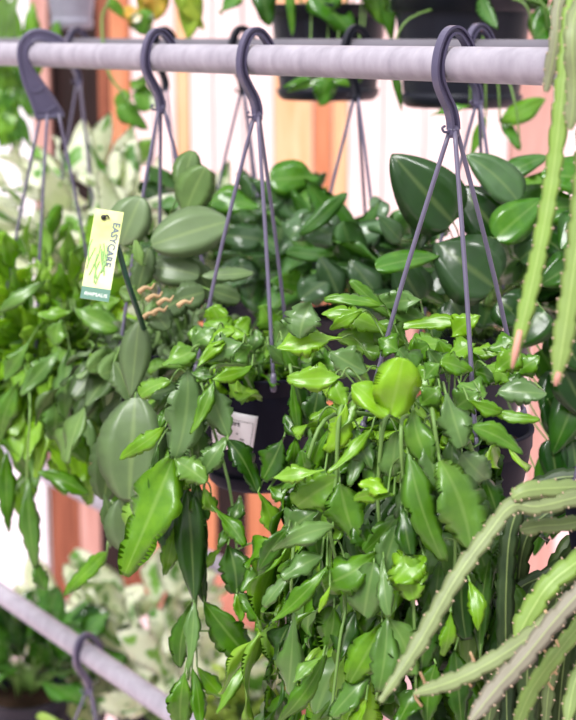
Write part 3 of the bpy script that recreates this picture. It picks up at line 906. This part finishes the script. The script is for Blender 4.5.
m_.build('stake', M_STAKE, tagroot)

# ================================================================== rear rail plants
RG = 'potted plants on the rear rail'


def bush(mb, c, R, n, sl, sw, shape, tone, gr=(0, .2), el=(.1, 1.3), azr=(0, 360), stalk=(.03, .12), droop=.5, up=.5, face=.0, teeth=0, **kw):
    """leaves on stalks radiating from the pot"""
    for k in range(n):
        az = math.radians(rng.uniform(*azr)); l = rng.uniform(*el)
        out = V((math.cos(az), math.sin(az), 0))
        d0 = (out * math.cos(l) + V((0, 0, math.sin(l)))).normalized()
        s0 = c + out * R * rng.uniform(.05, .5)
        s1 = s0 + d0 * rng.uniform(*stalk) + V((0, 0, .015))
        dd = (d0 + V((0, 0, -droop * rng.uniform(.4, 1.5))) + V((rng.uniform(-1, 1), rng.uniform(-1, 1), rng.uniform(-1, 1))) * .35).normalized()
        L = rng.uniform(*sl)
        s2 = s1 + dd * L
        rel = V((s2.x - c.x, s2.y - c.y, 0))
        if rel.length < R + .01 and s2.z < c.z:
            s2 += (rel.normalized() if rel.length > .01 else out) * (R + .012 - rel.length)
        nn = V((0, 0, up)) + out * (1 - up) + V((0, -face, face * .3)) + V((rng.uniform(-1, 1), rng.uniform(-1, 1), rng.uniform(-1, 1))) * .4
        leaf(mb, s1, s2, rng.uniform(*sw), nn, shape=shape, tone=rng.uniform(*tone), gr=rng.uniform(*gr), bend=rng.uniform(.02, .2), tooth=0, nl=9, **kw)
        tube(mb, smooth_path([s0 - V((0, 0, .01)), (s0 + s1) / 2 + V((0, 0, .008)), s1 + dd * .006], 3), .0014, 5, mi=1)


# F5: large dark glossy leaves, right
r5, c5, p5, h5 = hanging_plant('hanging_foliage_plant', R2, 480, .30, .076, .125, 'plant with large dark glossy heart-shaped leaves behind the biggest cactus at right', 'hanging plant', RG, azs=(-60, 70, 200), potmat=M_POT_BK)
q = 1.74
f5 = MB()
LF5 = [
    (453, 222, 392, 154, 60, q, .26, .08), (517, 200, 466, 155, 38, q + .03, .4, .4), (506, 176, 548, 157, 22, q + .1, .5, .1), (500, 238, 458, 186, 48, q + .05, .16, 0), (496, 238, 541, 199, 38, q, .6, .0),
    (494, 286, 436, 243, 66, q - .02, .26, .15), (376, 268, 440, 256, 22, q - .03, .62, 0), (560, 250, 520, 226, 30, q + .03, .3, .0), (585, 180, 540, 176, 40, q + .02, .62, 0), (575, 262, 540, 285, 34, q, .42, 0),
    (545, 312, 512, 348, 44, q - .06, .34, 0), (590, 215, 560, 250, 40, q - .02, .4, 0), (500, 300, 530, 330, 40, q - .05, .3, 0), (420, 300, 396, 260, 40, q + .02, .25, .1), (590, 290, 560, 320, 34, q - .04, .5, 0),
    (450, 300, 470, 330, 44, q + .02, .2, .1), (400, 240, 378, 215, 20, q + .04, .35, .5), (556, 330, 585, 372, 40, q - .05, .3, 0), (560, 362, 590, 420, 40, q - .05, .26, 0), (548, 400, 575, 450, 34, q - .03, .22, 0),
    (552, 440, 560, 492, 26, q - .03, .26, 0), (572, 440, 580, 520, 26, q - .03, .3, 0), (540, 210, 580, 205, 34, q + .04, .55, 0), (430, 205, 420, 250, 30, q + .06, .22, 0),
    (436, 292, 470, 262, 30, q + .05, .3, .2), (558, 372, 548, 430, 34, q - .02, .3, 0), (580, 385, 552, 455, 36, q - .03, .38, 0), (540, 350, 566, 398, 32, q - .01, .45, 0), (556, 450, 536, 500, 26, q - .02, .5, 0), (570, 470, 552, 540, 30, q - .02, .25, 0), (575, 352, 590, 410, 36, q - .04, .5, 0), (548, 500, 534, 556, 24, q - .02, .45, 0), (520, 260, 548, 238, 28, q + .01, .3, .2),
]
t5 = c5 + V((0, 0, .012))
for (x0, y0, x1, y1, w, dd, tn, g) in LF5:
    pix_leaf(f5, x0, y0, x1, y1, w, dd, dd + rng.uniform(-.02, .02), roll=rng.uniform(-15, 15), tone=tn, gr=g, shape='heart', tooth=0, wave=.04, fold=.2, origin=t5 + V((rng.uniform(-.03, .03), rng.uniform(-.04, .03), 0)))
bush(f5, t5, .076, 40, (.07, .105), (.05, .075), 'heart', (.15, .6), (0, .2), stalk=(.04, .12))
bush(f5, t5, .076, 26, (.07, .11), (.05, .075), 'heart', (.3, .8), (0, .1), azr=(-70, 50), stalk=(.06, .15))
f5.build('foliage', [M_BROAD, M_STEM], r5)

# F4: silvery narrow leaves between the middle and right hangers
r4, c4, p4, h4 = hanging_plant('hanging_foliage_plant', R2, 357, .30, .074, .12, 'dark silvery-leaved plant seen between the middle and right hangers', 'hanging plant', RG, azs=(-60, 70, 200), potmat=M_POT_BK, hookmat=M_POT_BK)
f4 = MB()
q = 2.02
for (x0, y0, x1, y1, w, dd, tn, g) in [
    (345, 250, 390, 222, 26, q, .35, .5), (340, 240, 300, 222, 36, q, .35, .6), (300, 235, 346, 193, 15, q - .02, .5, .1), (352, 262, 342, 222, 34, q - .03, .45, .25), (330, 256, 286, 252, 16, q - .04, .5, .1), (376, 250, 400, 230, 20, q, .3, .6),
    (360, 280, 400, 270, 22, q - .05, .45, .1), (330, 280, 300, 300, 30, q - .06, .3, .3), (310, 215, 290, 240, 30, q + .02, .45, .5), (385, 218, 372, 198, 18, q + .05, .3, .6), (350, 262, 380, 300, 26, q - .06, .3, .3), (320, 258, 340, 300, 26, q - .06, .25, .2)]:
    pix_leaf(f4, x0, y0, x1, y1, w, dd, dd + rng.uniform(-.02, .02), roll=rng.uniform(-15, 15), tone=tn, gr=g, shape='oval', tooth=0, origin=c4 + V((rng.uniform(-.03, .03), rng.uniform(-.04, .02), .012)))
bush(f4, c4 + V((0, 0, .012)), .074, 60, (.09, .14), (.035, .055), 'lance', (.25, .7), (0, .4), stalk=(.02, .09))
f4.build('foliage', [M_BROAD, M_STEM], r4)

# F3: behind the middle hanger
r3, c3_, p3, h3 = hanging_plant('hanging_foliage_plant', R2, 243, .30, .074, .12, 'green plant with one fresh pointed leaf raised behind the middle hanger', 'hanging plant', RG, azs=(-60, 70, 200), potmat=M_POT_BK, hookmat=M_POT_BK)
f3 = MB()
q = 2.2
for (x0, y0, x1, y1, w, dd, tn, g) in [
    (270, 180, 318, 177, 34, q - .02, .62, 0), (212, 200, 260, 208, 28, q - .03, .62, 0), (276, 258, 286, 200, 54, q, .3, .3), (250, 230, 232, 205, 26, q, .45, .1), (262, 240, 214, 236, 30, q - .05, .3, .2), (300, 262, 330, 240, 22, q, .55, 0),
    (250, 270, 210, 280, 30, q - .05, .25, .3), (290, 290, 262, 320, 34, q - .05, .3, .3), (300, 240, 280, 280, 30, q - .05, .35, .4), (240, 260, 250, 300, 30, q - .05, .25, .2), (305, 228, 296, 206, 20, q + .02, .6, 0)]:
    pix_leaf(f3, x0, y0, x1, y1, w, dd, dd + rng.uniform(-.02, .02), roll=rng.uniform(-15, 15), tone=tn, gr=g, shape='heart', tooth=0, origin=c3_ + V((rng.uniform(-.03, .03), rng.uniform(-.04, .02), .012)))
bush(f3, c3_ + V((0, 0, .012)), .074, 50, (.08, .13), (.04, .065), 'lance', (.25, .75), (0, .3), stalk=(.02, .1))
f3.build('foliage', [M_BROAD, M_STEM], r3)

# F2, F1: cream variegated plants at the left
r2, c2_, p2, h2 = hanging_plant('hanging_foliage_plant', R2, 165, .42, .076, .12, 'cream variegated plant behind the grey-green pads and the yellow tag', 'hanging plant', RG, azs=(-60, 70, 200), potmat=M_POT_BK, hookmat=M_POT_BK)
f2 = MB()
bush(f2, c2_ + V((0, 0, .02)), .074, 90, (.08, .13), (.04, .06), 'lance', (.3, .9), (0, .1), el=(.2, 1.4), stalk=(.05, .17), droop=.3)
pix_leaf(f2, 205, 200, 138, 206, 18, 2.3, 2.3, tone=.3, shape='lance', tooth=0, origin=c2_)
f2.build('foliage', [M_VAR, M_STEM], r2)
r1, c1_, p1_, h1 = hanging_plant('hanging_foliage_plant', R2, 78, .43, .08, .12, 'cream and green variegated bush behind the far left hook', 'hanging plant', RG, azs=(-60, 70, 200), potmat=M_POT_BK, wiremat=M_WIRE)
f1 = MB()
bush(f1, c1_ + V((0, 0, .03)), .08, 120, (.08, .14), (.045, .07), 'lance', (.2, .9), (0, .1), el=(.1, 1.4), stalk=(.06, .24), droop=.4)
f1.build('foliage', [M_VAR, M_STEM], r1)

# ================================================================== pots of the tier above
UG = 'dark pots of the tier above'


def upper(name, x, ybot, dd, R, H, label, potmat=M_POT_BK, group=UG):
    bc = P(x, ybot, dd)
    rim = bc + V((0, 0, H))
    root = empty(name, bc); tag(root, label, 'hanging plant', group)
    pot_mesh(rim, R, H, taper=.84, saucer=True, lip=1.05).build('pot', potmat, root)
    s = MB(); lathe(s, rim - V((0, 0, .021)), [(R * .3, -.004), (R * .925, -.006), (R * .92, .0), (R * .5, .006)], 32); s.build('soil', M_SOIL, root)
    hm, head = hook_mesh(rim + V((0, 0, .40)), PIPE_R)
    hook = hm.build('hanger_hook', M_HOOK, root, smooth=False)
    for a in (-80, 40, 160):
        o = V((math.cos(math.radians(a)), math.sin(math.radians(a)), 0))
        w = MB(); tube(w, [head, (head + rim + o * R) / 2 + o * .004, rim + o * R * 1.015 - V((0, 0, .014))], .0019, 8); w.build('hanger_wire', M_WIRE, hook)
    return root, rim


uA, rimA = upper('hanging_foliage_plant', 461, 104, 2.3, .106, .158, 'large dark pot overhead at right with narrow leaves hanging past it')
g = MB()
for (x0, y0, x1, y1, w, tn) in [(500, 122, 546, 99, 20, .75), (534, 40, 560, 8, 34, .55), (548, 30, 580, 0, 30, .5), (392, 60, 402, 112, 8, .5), (470, 106, 430, 116, 9, .6), (486, 116, 470, 160, 10, .7), (520, 150, 500, 118, 12, .6), (556, 40, 572, 60, 30, .3), (530, -10, 545, 12, 20, .4)]:
    pix_leaf(g, x0, y0, x1, y1, w, 2.18, 2.2, tone=tn, shape='lance', tooth=0, roll=rng.uniform(-20, 20))
    tube(g, smooth_path([rimA + V((.02, -.03, 0)), rimA + (P(x0, y0, 2.18) - rimA) * .8 + V((0, -.03, .04)), P(x0, y0, 2.18)], 6), .0016, 5, mi=1)
bush(g, rimA, .108, 30, (.07, .11), (.025, .04), 'lance', (.3, .7), stalk=(.03, .1), droop=.4)
g.build('foliage', [M_BROAD, M_STEM], uA)
uB, rimB = upper('hanging_foliage_plant', 328, 97, 2.5, .097, .15, 'dark pot overhead in the middle with pointed green leaves trailing over it')
g = MB()
for (x0, y0, x1, y1, w, tn) in [(312, -6, 352, 34, 34, .55), (326, 80, 320, 106, 22, .6), (336, 78, 286, 92, 8, .7), (356, 84, 322, 82, 7, .7), (262, -8, 268, 26, 22, .4), (288, -10, 292, 36, 9, .65), (382, -8, 392, 44, 14, .6), (372, -10, 384, 24, 20, .7), (310, 78, 282, 88, 7, .6), (360, 70, 352, 90, 12, .5), (340, -8, 322, 14, 18, .6)]:
    pix_leaf(g, x0, y0, x1, y1, w, 2.37, 2.38, tone=tn, shape='heart', tooth=0, roll=rng.uniform(-20, 20))
    tube(g, smooth_path([rimB + V((0, -.03, 0)), P(x0 + 4, min(-20, y0 - 20), 2.39), P(x0, y0, 2.37)], 6), .0016, 5, mi=1)
bush(g, rimB, .097, 24, (.06, .09), (.04, .06), 'heart', (.3, .7), stalk=(.03, .1), droop=.4)
g.build('foliage', [M_BROAD, M_STEM], uB)
uC, rimC = upper('hanging_foliage_plant', 72, 27, 3.2, .052, .09, 'small grey pot overhead at left among narrow grassy leaves', M_POT_GREY)
g = MB()
for k in range(20):
    x0 = rng.choice((rng.uniform(-10, 22), rng.uniform(20, 58)))
    y0 = rng.uniform(-14, 40); 
    pix_leaf(g, x0, y0, x0 + rng.uniform(-12, 12), y0 + rng.uniform(30, 62), rng.uniform(8, 14), 3.12 + rng.uniform(-.06, .1), tone=rng.uniform(.6, 1), shape='lance', tooth=0, roll=rng.uniform(-30, 30))
for k in range(10):
    x0 = rng.uniform(-6, 20)
    pts = [rimC + V((-.02, -.02, 0)), P(x0 + 14, -16, 3.12), P(x0, 20, 3.1), P(x0 + rng.uniform(-6, 10), rng.uniform(80, 160), 3.1)]
    tube(g, smooth_path(pts, 6), .0018, 5, mi=1)
    for j in range(3):
        pix_leaf(g, x0 + rng.uniform(-3, 6), 60 + j * 26, x0 + rng.uniform(-14, 22), 92 + j * 28, 12, 3.1, tone=rng.uniform(.5, .9), shape='lance', tooth=0)
g.build('foliage', [M_BROAD, M_STEM], uC)
uD, rimD = upper('hanging_foliage_plant', 150, -30, 2.75, .09, .13, 'trailing plant overhead with golden and cream-splashed leaves, left of the middle hook', group=UG)
g = MB()
gold = [(156, -8, 158, 20, 24, .95), (190, -10, 188, 40, 24, .62), (137, 12, 150, 34, 24, .2), (150, 110, 138, 84, 22, .2), (118, 108, 146, 130, 20, .15), (140, 20, 120, 8, 14, .98), (108, 0, 128, 20, 10, .4), (176, -10, 204, 30, 16, .7), (128, 92, 116, 112, 14, .3), (150, -10, 138, 14, 16, .9), (132, 88, 150, 78, 12, .3)]
for (x0, y0, x1, y1, w, tn) in gold:
    pix_leaf(g, x0, y0, x1, y1, w, 2.63, 2.65, tone=tn, shape='heart', tooth=0, roll=rng.uniform(-15, 15))
tube(g, smooth_path([rimD + V((-.03, -.05, 0)), P(112, -10, 2.62), P(102, 20, 2.62), P(108, 70, 2.62), P(122, 92, 2.62), P(132, 106, 2.62)], 6), .0026, 6, mi=1)
tube(g, smooth_path([rimD + V((0, -.05, 0)), P(160, -20, 2.64), P(156, -6, 2.64)], 4), .002, 6, mi=1)
tube(g, smooth_path([rimD + V((.02, -.05, 0)), P(190, -22, 2.64), P(190, -8, 2.64)], 4), .002, 6, mi=1)
bush(g, rimD, .09, 24, (.05, .08), (.04, .06), 'heart', (.2, .9), stalk=(.03, .1), droop=.4)
g.build('foliage', [M_POTHOS, M_STEM], uD)

# ================================================================== the thorny trailing cacti at the right edge
def flat_stem(root, pts, w, tone=.5, gr=.2, tip=True, thorns=True, wob=.0):
    """a long flat notched stem with areoles along both edges"""
    path = smooth_path(pts, 26)
    T = frames(path)
    n = len(path)
    mb = MB()
    vs, lf, fs = [], [], []
    ph = rng.random() * 6
    acc = 0
    NR = 9
    for i, p in enumerate(path):
        if i: acc += (path[i] - path[i - 1]).length
        f = i / (n - 1)
        nn = camn(p) + V((0, 0, .3)) + V((.3 * math.sin(ph + f * 5), 0, .2 * math.cos(ph + f * 4)))
        nn = (nn - T[i] * nn.dot(T[i])).normalized()
        s = nn.cross(T[i])
        q_ = (acc * 52 + ph) % 1
        ww = 1.3 * w * (1 - .26 * max(0, (q_ - .35) / .65) ** 1.2) * (min(1, .3 + (1 - f) * 6) if tip else 1)
        for a, b in ((-1, 0), (-.5, .05), (-.14, .09), (0, .16), (.14, .09), (.5, .05), (1, 0), (.3, -.07), (-.3, -.07)):
            vs.append(p + s * (a * ww / 2) + nn * (b * w * .5)); lf.append((tone, a, f))
    for i in range(n - 1):
        for j in range(NR):
            fs.append((i * NR + j, i * NR + (j + 1) % NR, (i + 1) * NR + (j + 1) % NR, (i + 1) * NR + j))
    fs.append(tuple(range(NR))[::-1]); fs.append(tuple(range((n - 1) * NR, n * NR)))
    mb.add(vs, fs, lf, gr)
    if thorns:
        tb = mb
        step = max(2, int(n / max(1, acc / .017)))
        for i in range(1, n - 1, step):
            for j in (0, 6):
                c = vs[i * NR + j]
                dr = (c - path[i]).normalized()
                r = rng.uniform(.0005, .0010)
                tube(tb, [c - dr * .0014, c - dr * .0002, c + dr * (.0003 + rng.random() * .0006)], [r * .7, r, r * .3], 6, mi=1)
    return mb.build('stem', [M_CACT, M_AREOLE], root)


dl = 1.23
eR, cR, potR, headR = hanging_plant('trailing_cactus', R1, 672, .285, .075, .12, 'long thorny flat-stemmed cactus arching in from the right in the lower corner', 'hanging plant', 'thorny trailing cacti', azs=(-40, 80, 200))
crown = cR + V((-.03, -.01, .006))
PX = 1 / FPX * dl
for pts, w, tn, gr in [
    ([(640, 482, 1.30), (576, 487, 1.25), (530, 490, dl), (512, 498, dl)], 15, .6, .15),
    ([(640, 484, 1.30), (590, 494, 1.25), (540, 506, dl), (512, 506, dl), (488, 534, dl - .01), (455, 580, dl - .02), (418, 645, dl - .03), (380, 702, dl - .04)], 15, .5, .25),
    ([(640, 500, 1.30), (576, 522, 1.26), (540, 526, 1.25), (520, 530, 1.25)], 13, .5, .15),
    ([(650, 520, 1.30), (600, 575, 1.24), (560, 612, dl), (510, 650, dl - .02), (460, 678, dl - .03), (414, 694, dl - .04)], 15, .55, .3),
    ([(650, 530, 1.30), (600, 572, 1.22), (560, 614, 1.2), (524, 658, 1.19), (495, 690, 1.18), (470, 722, 1.17)], 16, .25, .62),
    ([(650, 500, 1.31), (590, 552, 1.26), (552, 582, 1.25), (532, 610, 1.25), (516, 640, 1.25)], 20, .8, .0),
    ([(650, 540, 1.30), (600, 600, 1.24), (560, 650, 1.22), (532, 690, 1.22), (515, 730, 1.22)], 14, .7, .05),
    ([(650, 560, 1.30), (600, 640, 1.24), (577, 676, 1.23), (566, 730, 1.22)], 13, .6, .1),
    ([(655, 520, 1.32), (600, 600, 1.30), (556, 660, 1.29), (545, 730, 1.29)], 12, .35, .1),
    ([(655, 520, 1.32), (590, 560, 1.3), (535, 610, 1.3), (498, 680, 1.3), (486, 740, 1.3)], 14, .25, .05),
]:
    flat_stem(eR, [crown] + [P(*p) for p in pts], w * PX, tn, gr)
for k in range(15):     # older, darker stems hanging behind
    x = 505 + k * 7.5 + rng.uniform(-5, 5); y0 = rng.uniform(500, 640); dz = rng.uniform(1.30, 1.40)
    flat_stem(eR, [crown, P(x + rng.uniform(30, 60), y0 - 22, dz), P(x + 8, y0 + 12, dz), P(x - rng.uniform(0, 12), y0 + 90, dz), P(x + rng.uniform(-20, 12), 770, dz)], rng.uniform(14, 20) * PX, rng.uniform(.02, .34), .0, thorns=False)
for (x, y) in ((548, 622), (556, 640), (545, 610), (552, 655), (470, 652), (420, 672)):
    p = P(x, y, 1.22); rb = MB()
    tube(rb, smooth_path([p, p + V((.004, 0, -.012)), p + V((-.004, 0, -.02)), p + V((.002, 0, -.03))], 3), .0012, 5)
    rb.build('aerial_root', M_DRY, eR)

eU, rimU = upper('trailing_cactus', 655, -40, 1.24, .07, .11, 'thorny pale green cactus stems hanging down the right edge in front of the rail', group='thorny trailing cacti')
pu = rimU + V((-.05, -.02, .004))
for pts, w, tn, gr in [
    ([(590, -40, 1.2), (572, 10, 1.16), (564, 80, 1.15), (552, 180, 1.15), (533, 280, 1.15), (512, 366, 1.15)], 15, .85, .0),
    ([(600, -30, 1.2), (590, 100, 1.16), (580, 220, 1.15), (568, 310, 1.15), (556, 384, 1.15)], 19, .8, .1),
    ([(580, -40, 1.2), (560, 0, 1.18), (556, 40, 1.17), (546, 92, 1.17)], 12, .4, .5),
    ([(600, -40, 1.2), (574, 20, 1.14), (574, 90, 1.14), (570, 130, 1.14)], 14, .5, .3),
]:
    flat_stem(eU, [pu] + [P(*p) for p in pts], w / FPX * 1.15, tn, gr)
M_TIP = plain('tip_pink', (206, 150, 132), .7, noise=.3)   # reddish dry stem tips
for (x0, y0, x1, y1) in ((520, 330, 512, 368), (559, 372, 555, 386)):
    p, q2 = P(x0, y0, 1.143), P(x1, y1, 1.143); tipm = MB()
    tube(tipm, [p, (p + q2) / 2, q2], [.0022, .0026, .001], 8)
    tipm.build('reddish_tip', M_TIP, eU)

# ================================================================== lower tier
LG = 'potted plants of the lower tier'
# on the near lower rail: hook and grey pot
rh, ch, ph_, hh = hanging_plant('hanging_foliage_plant', R3, 88, .15, .062, .10, 'small pot of lime-coloured leaves on the hook at the low front rail', 'hanging plant', LG, azs=(-60, 70, 200), potmat=M_POT_GREY)
g = MB()
bush(g, ch, .05, 26, (.05, .08), (.03, .045), 'oval', (.2, 1), stalk=(.02, .06), el=(.2, 1.2))
g.build('foliage', [M_LIME, M_STEM], rh)
print('lower hook pot', proj(ch))


def floor_plant(name, x, y, dd, R, H, label, mat, potmat, fn, group=LG):
    """a potted plant on the low bench board; x, y is the middle of its rim"""
    rim = P(x, y, dd)
    root = empty(name, rim - V((0, 0, H))); tag(root, label, 'potted plant', group)
    pot_mesh(rim, R, H, taper=.75, saucer=False).build('pot', potmat, root)
    s = MB(); lathe(s, rim - V((0, 0, .021)), [(R * .3, -.004), (R * .925, -.006), (R * .92, .0), (R * .5, .006)], 24); s.build('soil', M_SOIL, root)
    m = MB(); fn(m, rim + V((0, 0, .01)))
    m.build('foliage', [mat, M_STEM], root)
    return root, rim


BENCH = []
for (x, y, dd, n, lab) in ((75, 690, 3.25, 95, 'cream-splashed leafy plant standing low behind the front lower hook'), (146, 686, 3.15, 105, 'cream-splashed leafy plant, right-hand one of the low pair'), (176, 742, 2.95, 60, 'pale variegated plant lowest beside the slanting rail')):
    BENCH.append(floor_plant('potted_foliage_plant', x, y, dd, .075, .11, lab, M_VAR, M_POT_BK, lambda m, c: bush(m, c, .075, int(n * .5), (.10, .16), (.05, .085), 'oval', (.1, .9), el=(.2, 1.4), stalk=(.03, .17), droop=.35)))
BENCH.append(floor_plant('potted_foliage_plant', 26, 690, 2.9, .085, .12, 'dark green broad-leaved plant in a black pot in the bottom left corner', M_BROAD, M_POT_BK, lambda m, c: bush(m, c, .085, 44, (.08, .12), (.05, .075), 'oval', (.25, .6), (0, .1), stalk=(.03, .1), el=(.2, 1.3))))
BENCH.append(floor_plant('potted_foliage_plant', 245, 724, 2.9, .07, .10, 'lime green plant peeping up at the bottom edge, left of centre', M_LIME, M_POT_BK, lambda m, c: bush(m, c, .07, 46, (.05, .08), (.025, .04), 'lance', (.2, 1), stalk=(.02, .06), el=(.2, 1.3))))
# the hook on the far lower rail
rk, ck, pk, hk_ = hanging_plant('hanging_foliage_plant', R4, 307, .26, .07, .11, 'plant on the low far rail, its hook just left of the trailing stems', 'hanging plant', LG, azs=(-60, 70, 200), potmat=M_POT_BK, hookmat=plain('hook_navy', (44, 46, 74), .4))
g = MB(); bush(g, ck, .06, 40, (.05, .08), (.03, .05), 'oval', (.3, .8), stalk=(.02, .08)); g.build('foliage', [M_BROAD, M_STEM], rk)

# ================================================================== setting
WALLY = 4.3
fl = MB(); box(fl, (-4, -1, -.05), (4, WALLY + .3, 0))
o = fl.build('floor', plain('floor_pale_pink_concrete', (232, 208, 212), .85, .2, rgb2=(212, 182, 186), scale=6, bump=.2), smooth=False); tag(o, kind='structure')


def wood(name, a, b_):
    return plain(name, a, .75, .25, rgb2=b_, scale=7, bump=.2, stretch=(9, 9, .6))


W_OR = wood('timber_orange', (218, 150, 112), (182, 108, 74))
W_BR = wood('timber_brown', (160, 98, 74), (116, 66, 50))
W_PK = wood('timber_whitewashed', (250, 228, 226), (236, 204, 202))
W_LO = wood('timber_light_orange', (246, 198, 158), (232, 166, 120))
W_GAP = wood('timber_gap_shade', (52, 36, 34), (34, 24, 24))  # near-black colour stands in for the shade in the opening between boards
W_RB = wood('timber_pink_brown', (206, 162, 152), (186, 138, 128))
W_WH = plain('white_sheet', (250, 246, 252), .6, .3, noise=.03)
wb = MB()
mats = [W_OR, W_BR, W_PK, W_LO, W_GAP, W_RB, W_WH]
strip = [(-700, 22, 6), (22, 40, 6), (40, 58, 5), (58, 80, 4), (80, 104, 4), (104, 116, 1), (116, 136, 0), (136, 158, 2), (158, 180, 2), (180, 193, 3), (193, 216, 2), (216, 244, 2), (244, 274, 2), (274, 312, 3), (312, 331, 0), (331, 346, 3), (346, 380, 2), (380, 420, 2), (420, 460, 2), (460, 502, 2), (502, 546, 5), (546, 590, 2), (590, 640, 5), (640, 700, 2), (700, 760, 0), (760, 1300, 2)]
k = WALLY / math.cos(0) / FPX / math.cos(PITCH)
SPLIT = .98
for x0, x1, mi in strip:
    X0, X1 = (x0 - 288) * k, (x1 - 288) * k
    yy = rng.uniform(0, .02)
    if mi == 6:
        box(wb, (X0, WALLY + .02, 0), (X1, WALLY + .06, 3.2), mi)
    else:
        box(wb, (X0 + .002, WALLY + yy + (.05 if mi == 4 else 0), SPLIT), (X1 - .002, WALLY + .1, 3.2), mi)
# lower boarding: warm timber below the splashboard
x = 44
seq = [1, 5, 4, 1, 0, 1, 0, 4, 0, 0, 1, 0, 1, 0, 5, 1, 2, 5, 2, 5, 2, 5, 2, 5, 2, 2]
for i, mi in enumerate(seq):
    x1 = x + rng.uniform(18, 34)
    X0, X1 = (x - 288) * k, (x1 - 288) * k
    box(wb, (X0 + .0015, WALLY + rng.uniform(0, .02), 0), (X1 - .0015, WALLY + .1, SPLIT), mi)
    x = x1
box(wb, ((x - 288) * k, WALLY + .02, 0), (3, WALLY + .1, SPLIT), 2)
o = wb.build('wall_back', mats, smooth=False); tag(o, kind='structure')


def crate(x, y, dd, L, D, n, bh, ang, label):
    """a slatted timber box on the floor; x, y its front left bottom corner"""
    p = P(x, y, dd); p.z = 0
    root = empty('timber_crate', p); tag(root, label, 'crate', 'timber crates on the floor')
    ca, sa = math.cos(ang), math.sin(ang)
    def T(q): return V((p.x + q[0] * ca - q[1] * sa, p.y + q[0] * sa + q[1] * ca, q[2]))
    def bx(lo, hi, name, mt):
        m = MB(); box(m, lo, hi); m.v = [T(v) for v in m.v]; m.build(name, mt, root, smooth=False)
    for cx_ in (0.0, L - .04):
        for cy in (0.0, D - .04):
            bx((cx_, cy + .018, 0), (cx_ + .04, cy + .04 + .0, n * bh), 'corner_post', W_BR)
    for i in range(n):
        z0 = i * bh + .008
        mt = W_RED if i % 2 else W_RED2
        bx((-.01, -.002, z0), (L + .01, .016, z0 + bh - .014), 'slat', mt)
        bx((-.01, D + .002, z0), (L + .01, D + .02, z0 + bh - .014), 'slat', mt)
        bx((-.012, .018, z0), (.0, D, z0 + bh - .014), 'slat', mt)
        bx((L, .018, z0), (L + .012, D, z0 + bh - .014), 'slat', mt)
    bx((-.01, 0, n * bh), (L + .01, D + .02, n * bh + .018), 'top_board', W_RED2)


W_RED = wood('timber_red_brown', (190, 116, 98), (150, 84, 70))
W_RED2 = wood('timber_dusty_pink', (204, 138, 120), (172, 104, 88))
cr = P(196, 720, 3.0)
crate(212, 745, 3.55, .40, .45, 3, .10, .35, 'slatted red-brown timber crate low behind the trailing stems, left of centre')

# a low bench board carries the bottom tier pots
def bench(x, rim_y, dd, H): pass


for (root, rim) in BENCH:
    pass
zb = min(r.location.z for r, _ in BENCH)
# each low pot stands on its own upturned support block
for (root, rim) in BENCH:
    z = root.location.z
    m = MB(); c = root.location
    lathe(m, V((c.x, c.y, 0)), [(.07, 0), (.07, .01), (.058, .03), (.058, z - .02), (.07, z - .012), (.07, z - .0005)], 24)
    s = m.build('plant_stand', M_POT_GREY, origin=V((c.x, c.y, 0)))
    tag(s, None, 'plant stand', 'round grey stands under the low pots')

stand_labels = ['round grey stand under the cream-splashed plant behind the low hook', 'round grey stand under the right-hand cream-splashed plant', 'round grey stand under the lowest pale variegated plant', 'round grey stand under the dark broad-leaved plant in the corner', 'round grey stand under the lime green plant at the bottom edge']
st = [x for x in COL.objects if x.name.startswith('plant_stand')]
for x, l_ in zip(st, stand_labels): x['label'] = l_

# ================================================================== light
w = bpy.data.worlds.new('daylight'); sc.world = w
w.use_nodes = True
nt = w.node_tree
bg = nt.nodes['Background']
tc = nt.nodes.new('ShaderNodeTexCoord')
sx = nt.nodes.new('ShaderNodeSeparateXYZ'); nt.links.new(tc.outputs['Generated'], sx.inputs[0])
rp = nt.nodes.new('ShaderNodeValToRGB')
el_ = rp.color_ramp.elements
el_[0].position = .0; el_[0].color = (.40, .38, .40, 1)
el_[1].position = .38; el_[1].color = (.55, .54, .56, 1)
e2_ = el_.new(.62); e2_.color = (1, .98, 1, 1)
nt.links.new(sx.outputs['Z'], rp.inputs[0]); nt.links.new(rp.outputs[0], bg.inputs[0])
bg.inputs[1].default_value = 1.25
sun_d = bpy.data.lights.new('sun', 'SUN'); sun = bpy.data.objects.new('sun', sun_d); COL.objects.link(sun)
sun_d.energy = 3.4; sun_d.angle = math.radians(24); sun_d.color = (1, .985, .97)
sun.rotation_euler = (math.radians(30), math.radians(-24), 0)
vs_ = sc.view_settings
vs_.view_transform = 'Standard'; vs_.look = 'None'; vs_.gamma = 1; vs_.use_curve_mapping = False
vs_.exposure = .35
sc.cycles.max_bounces = 6
sc.cycles.use_denoising = True
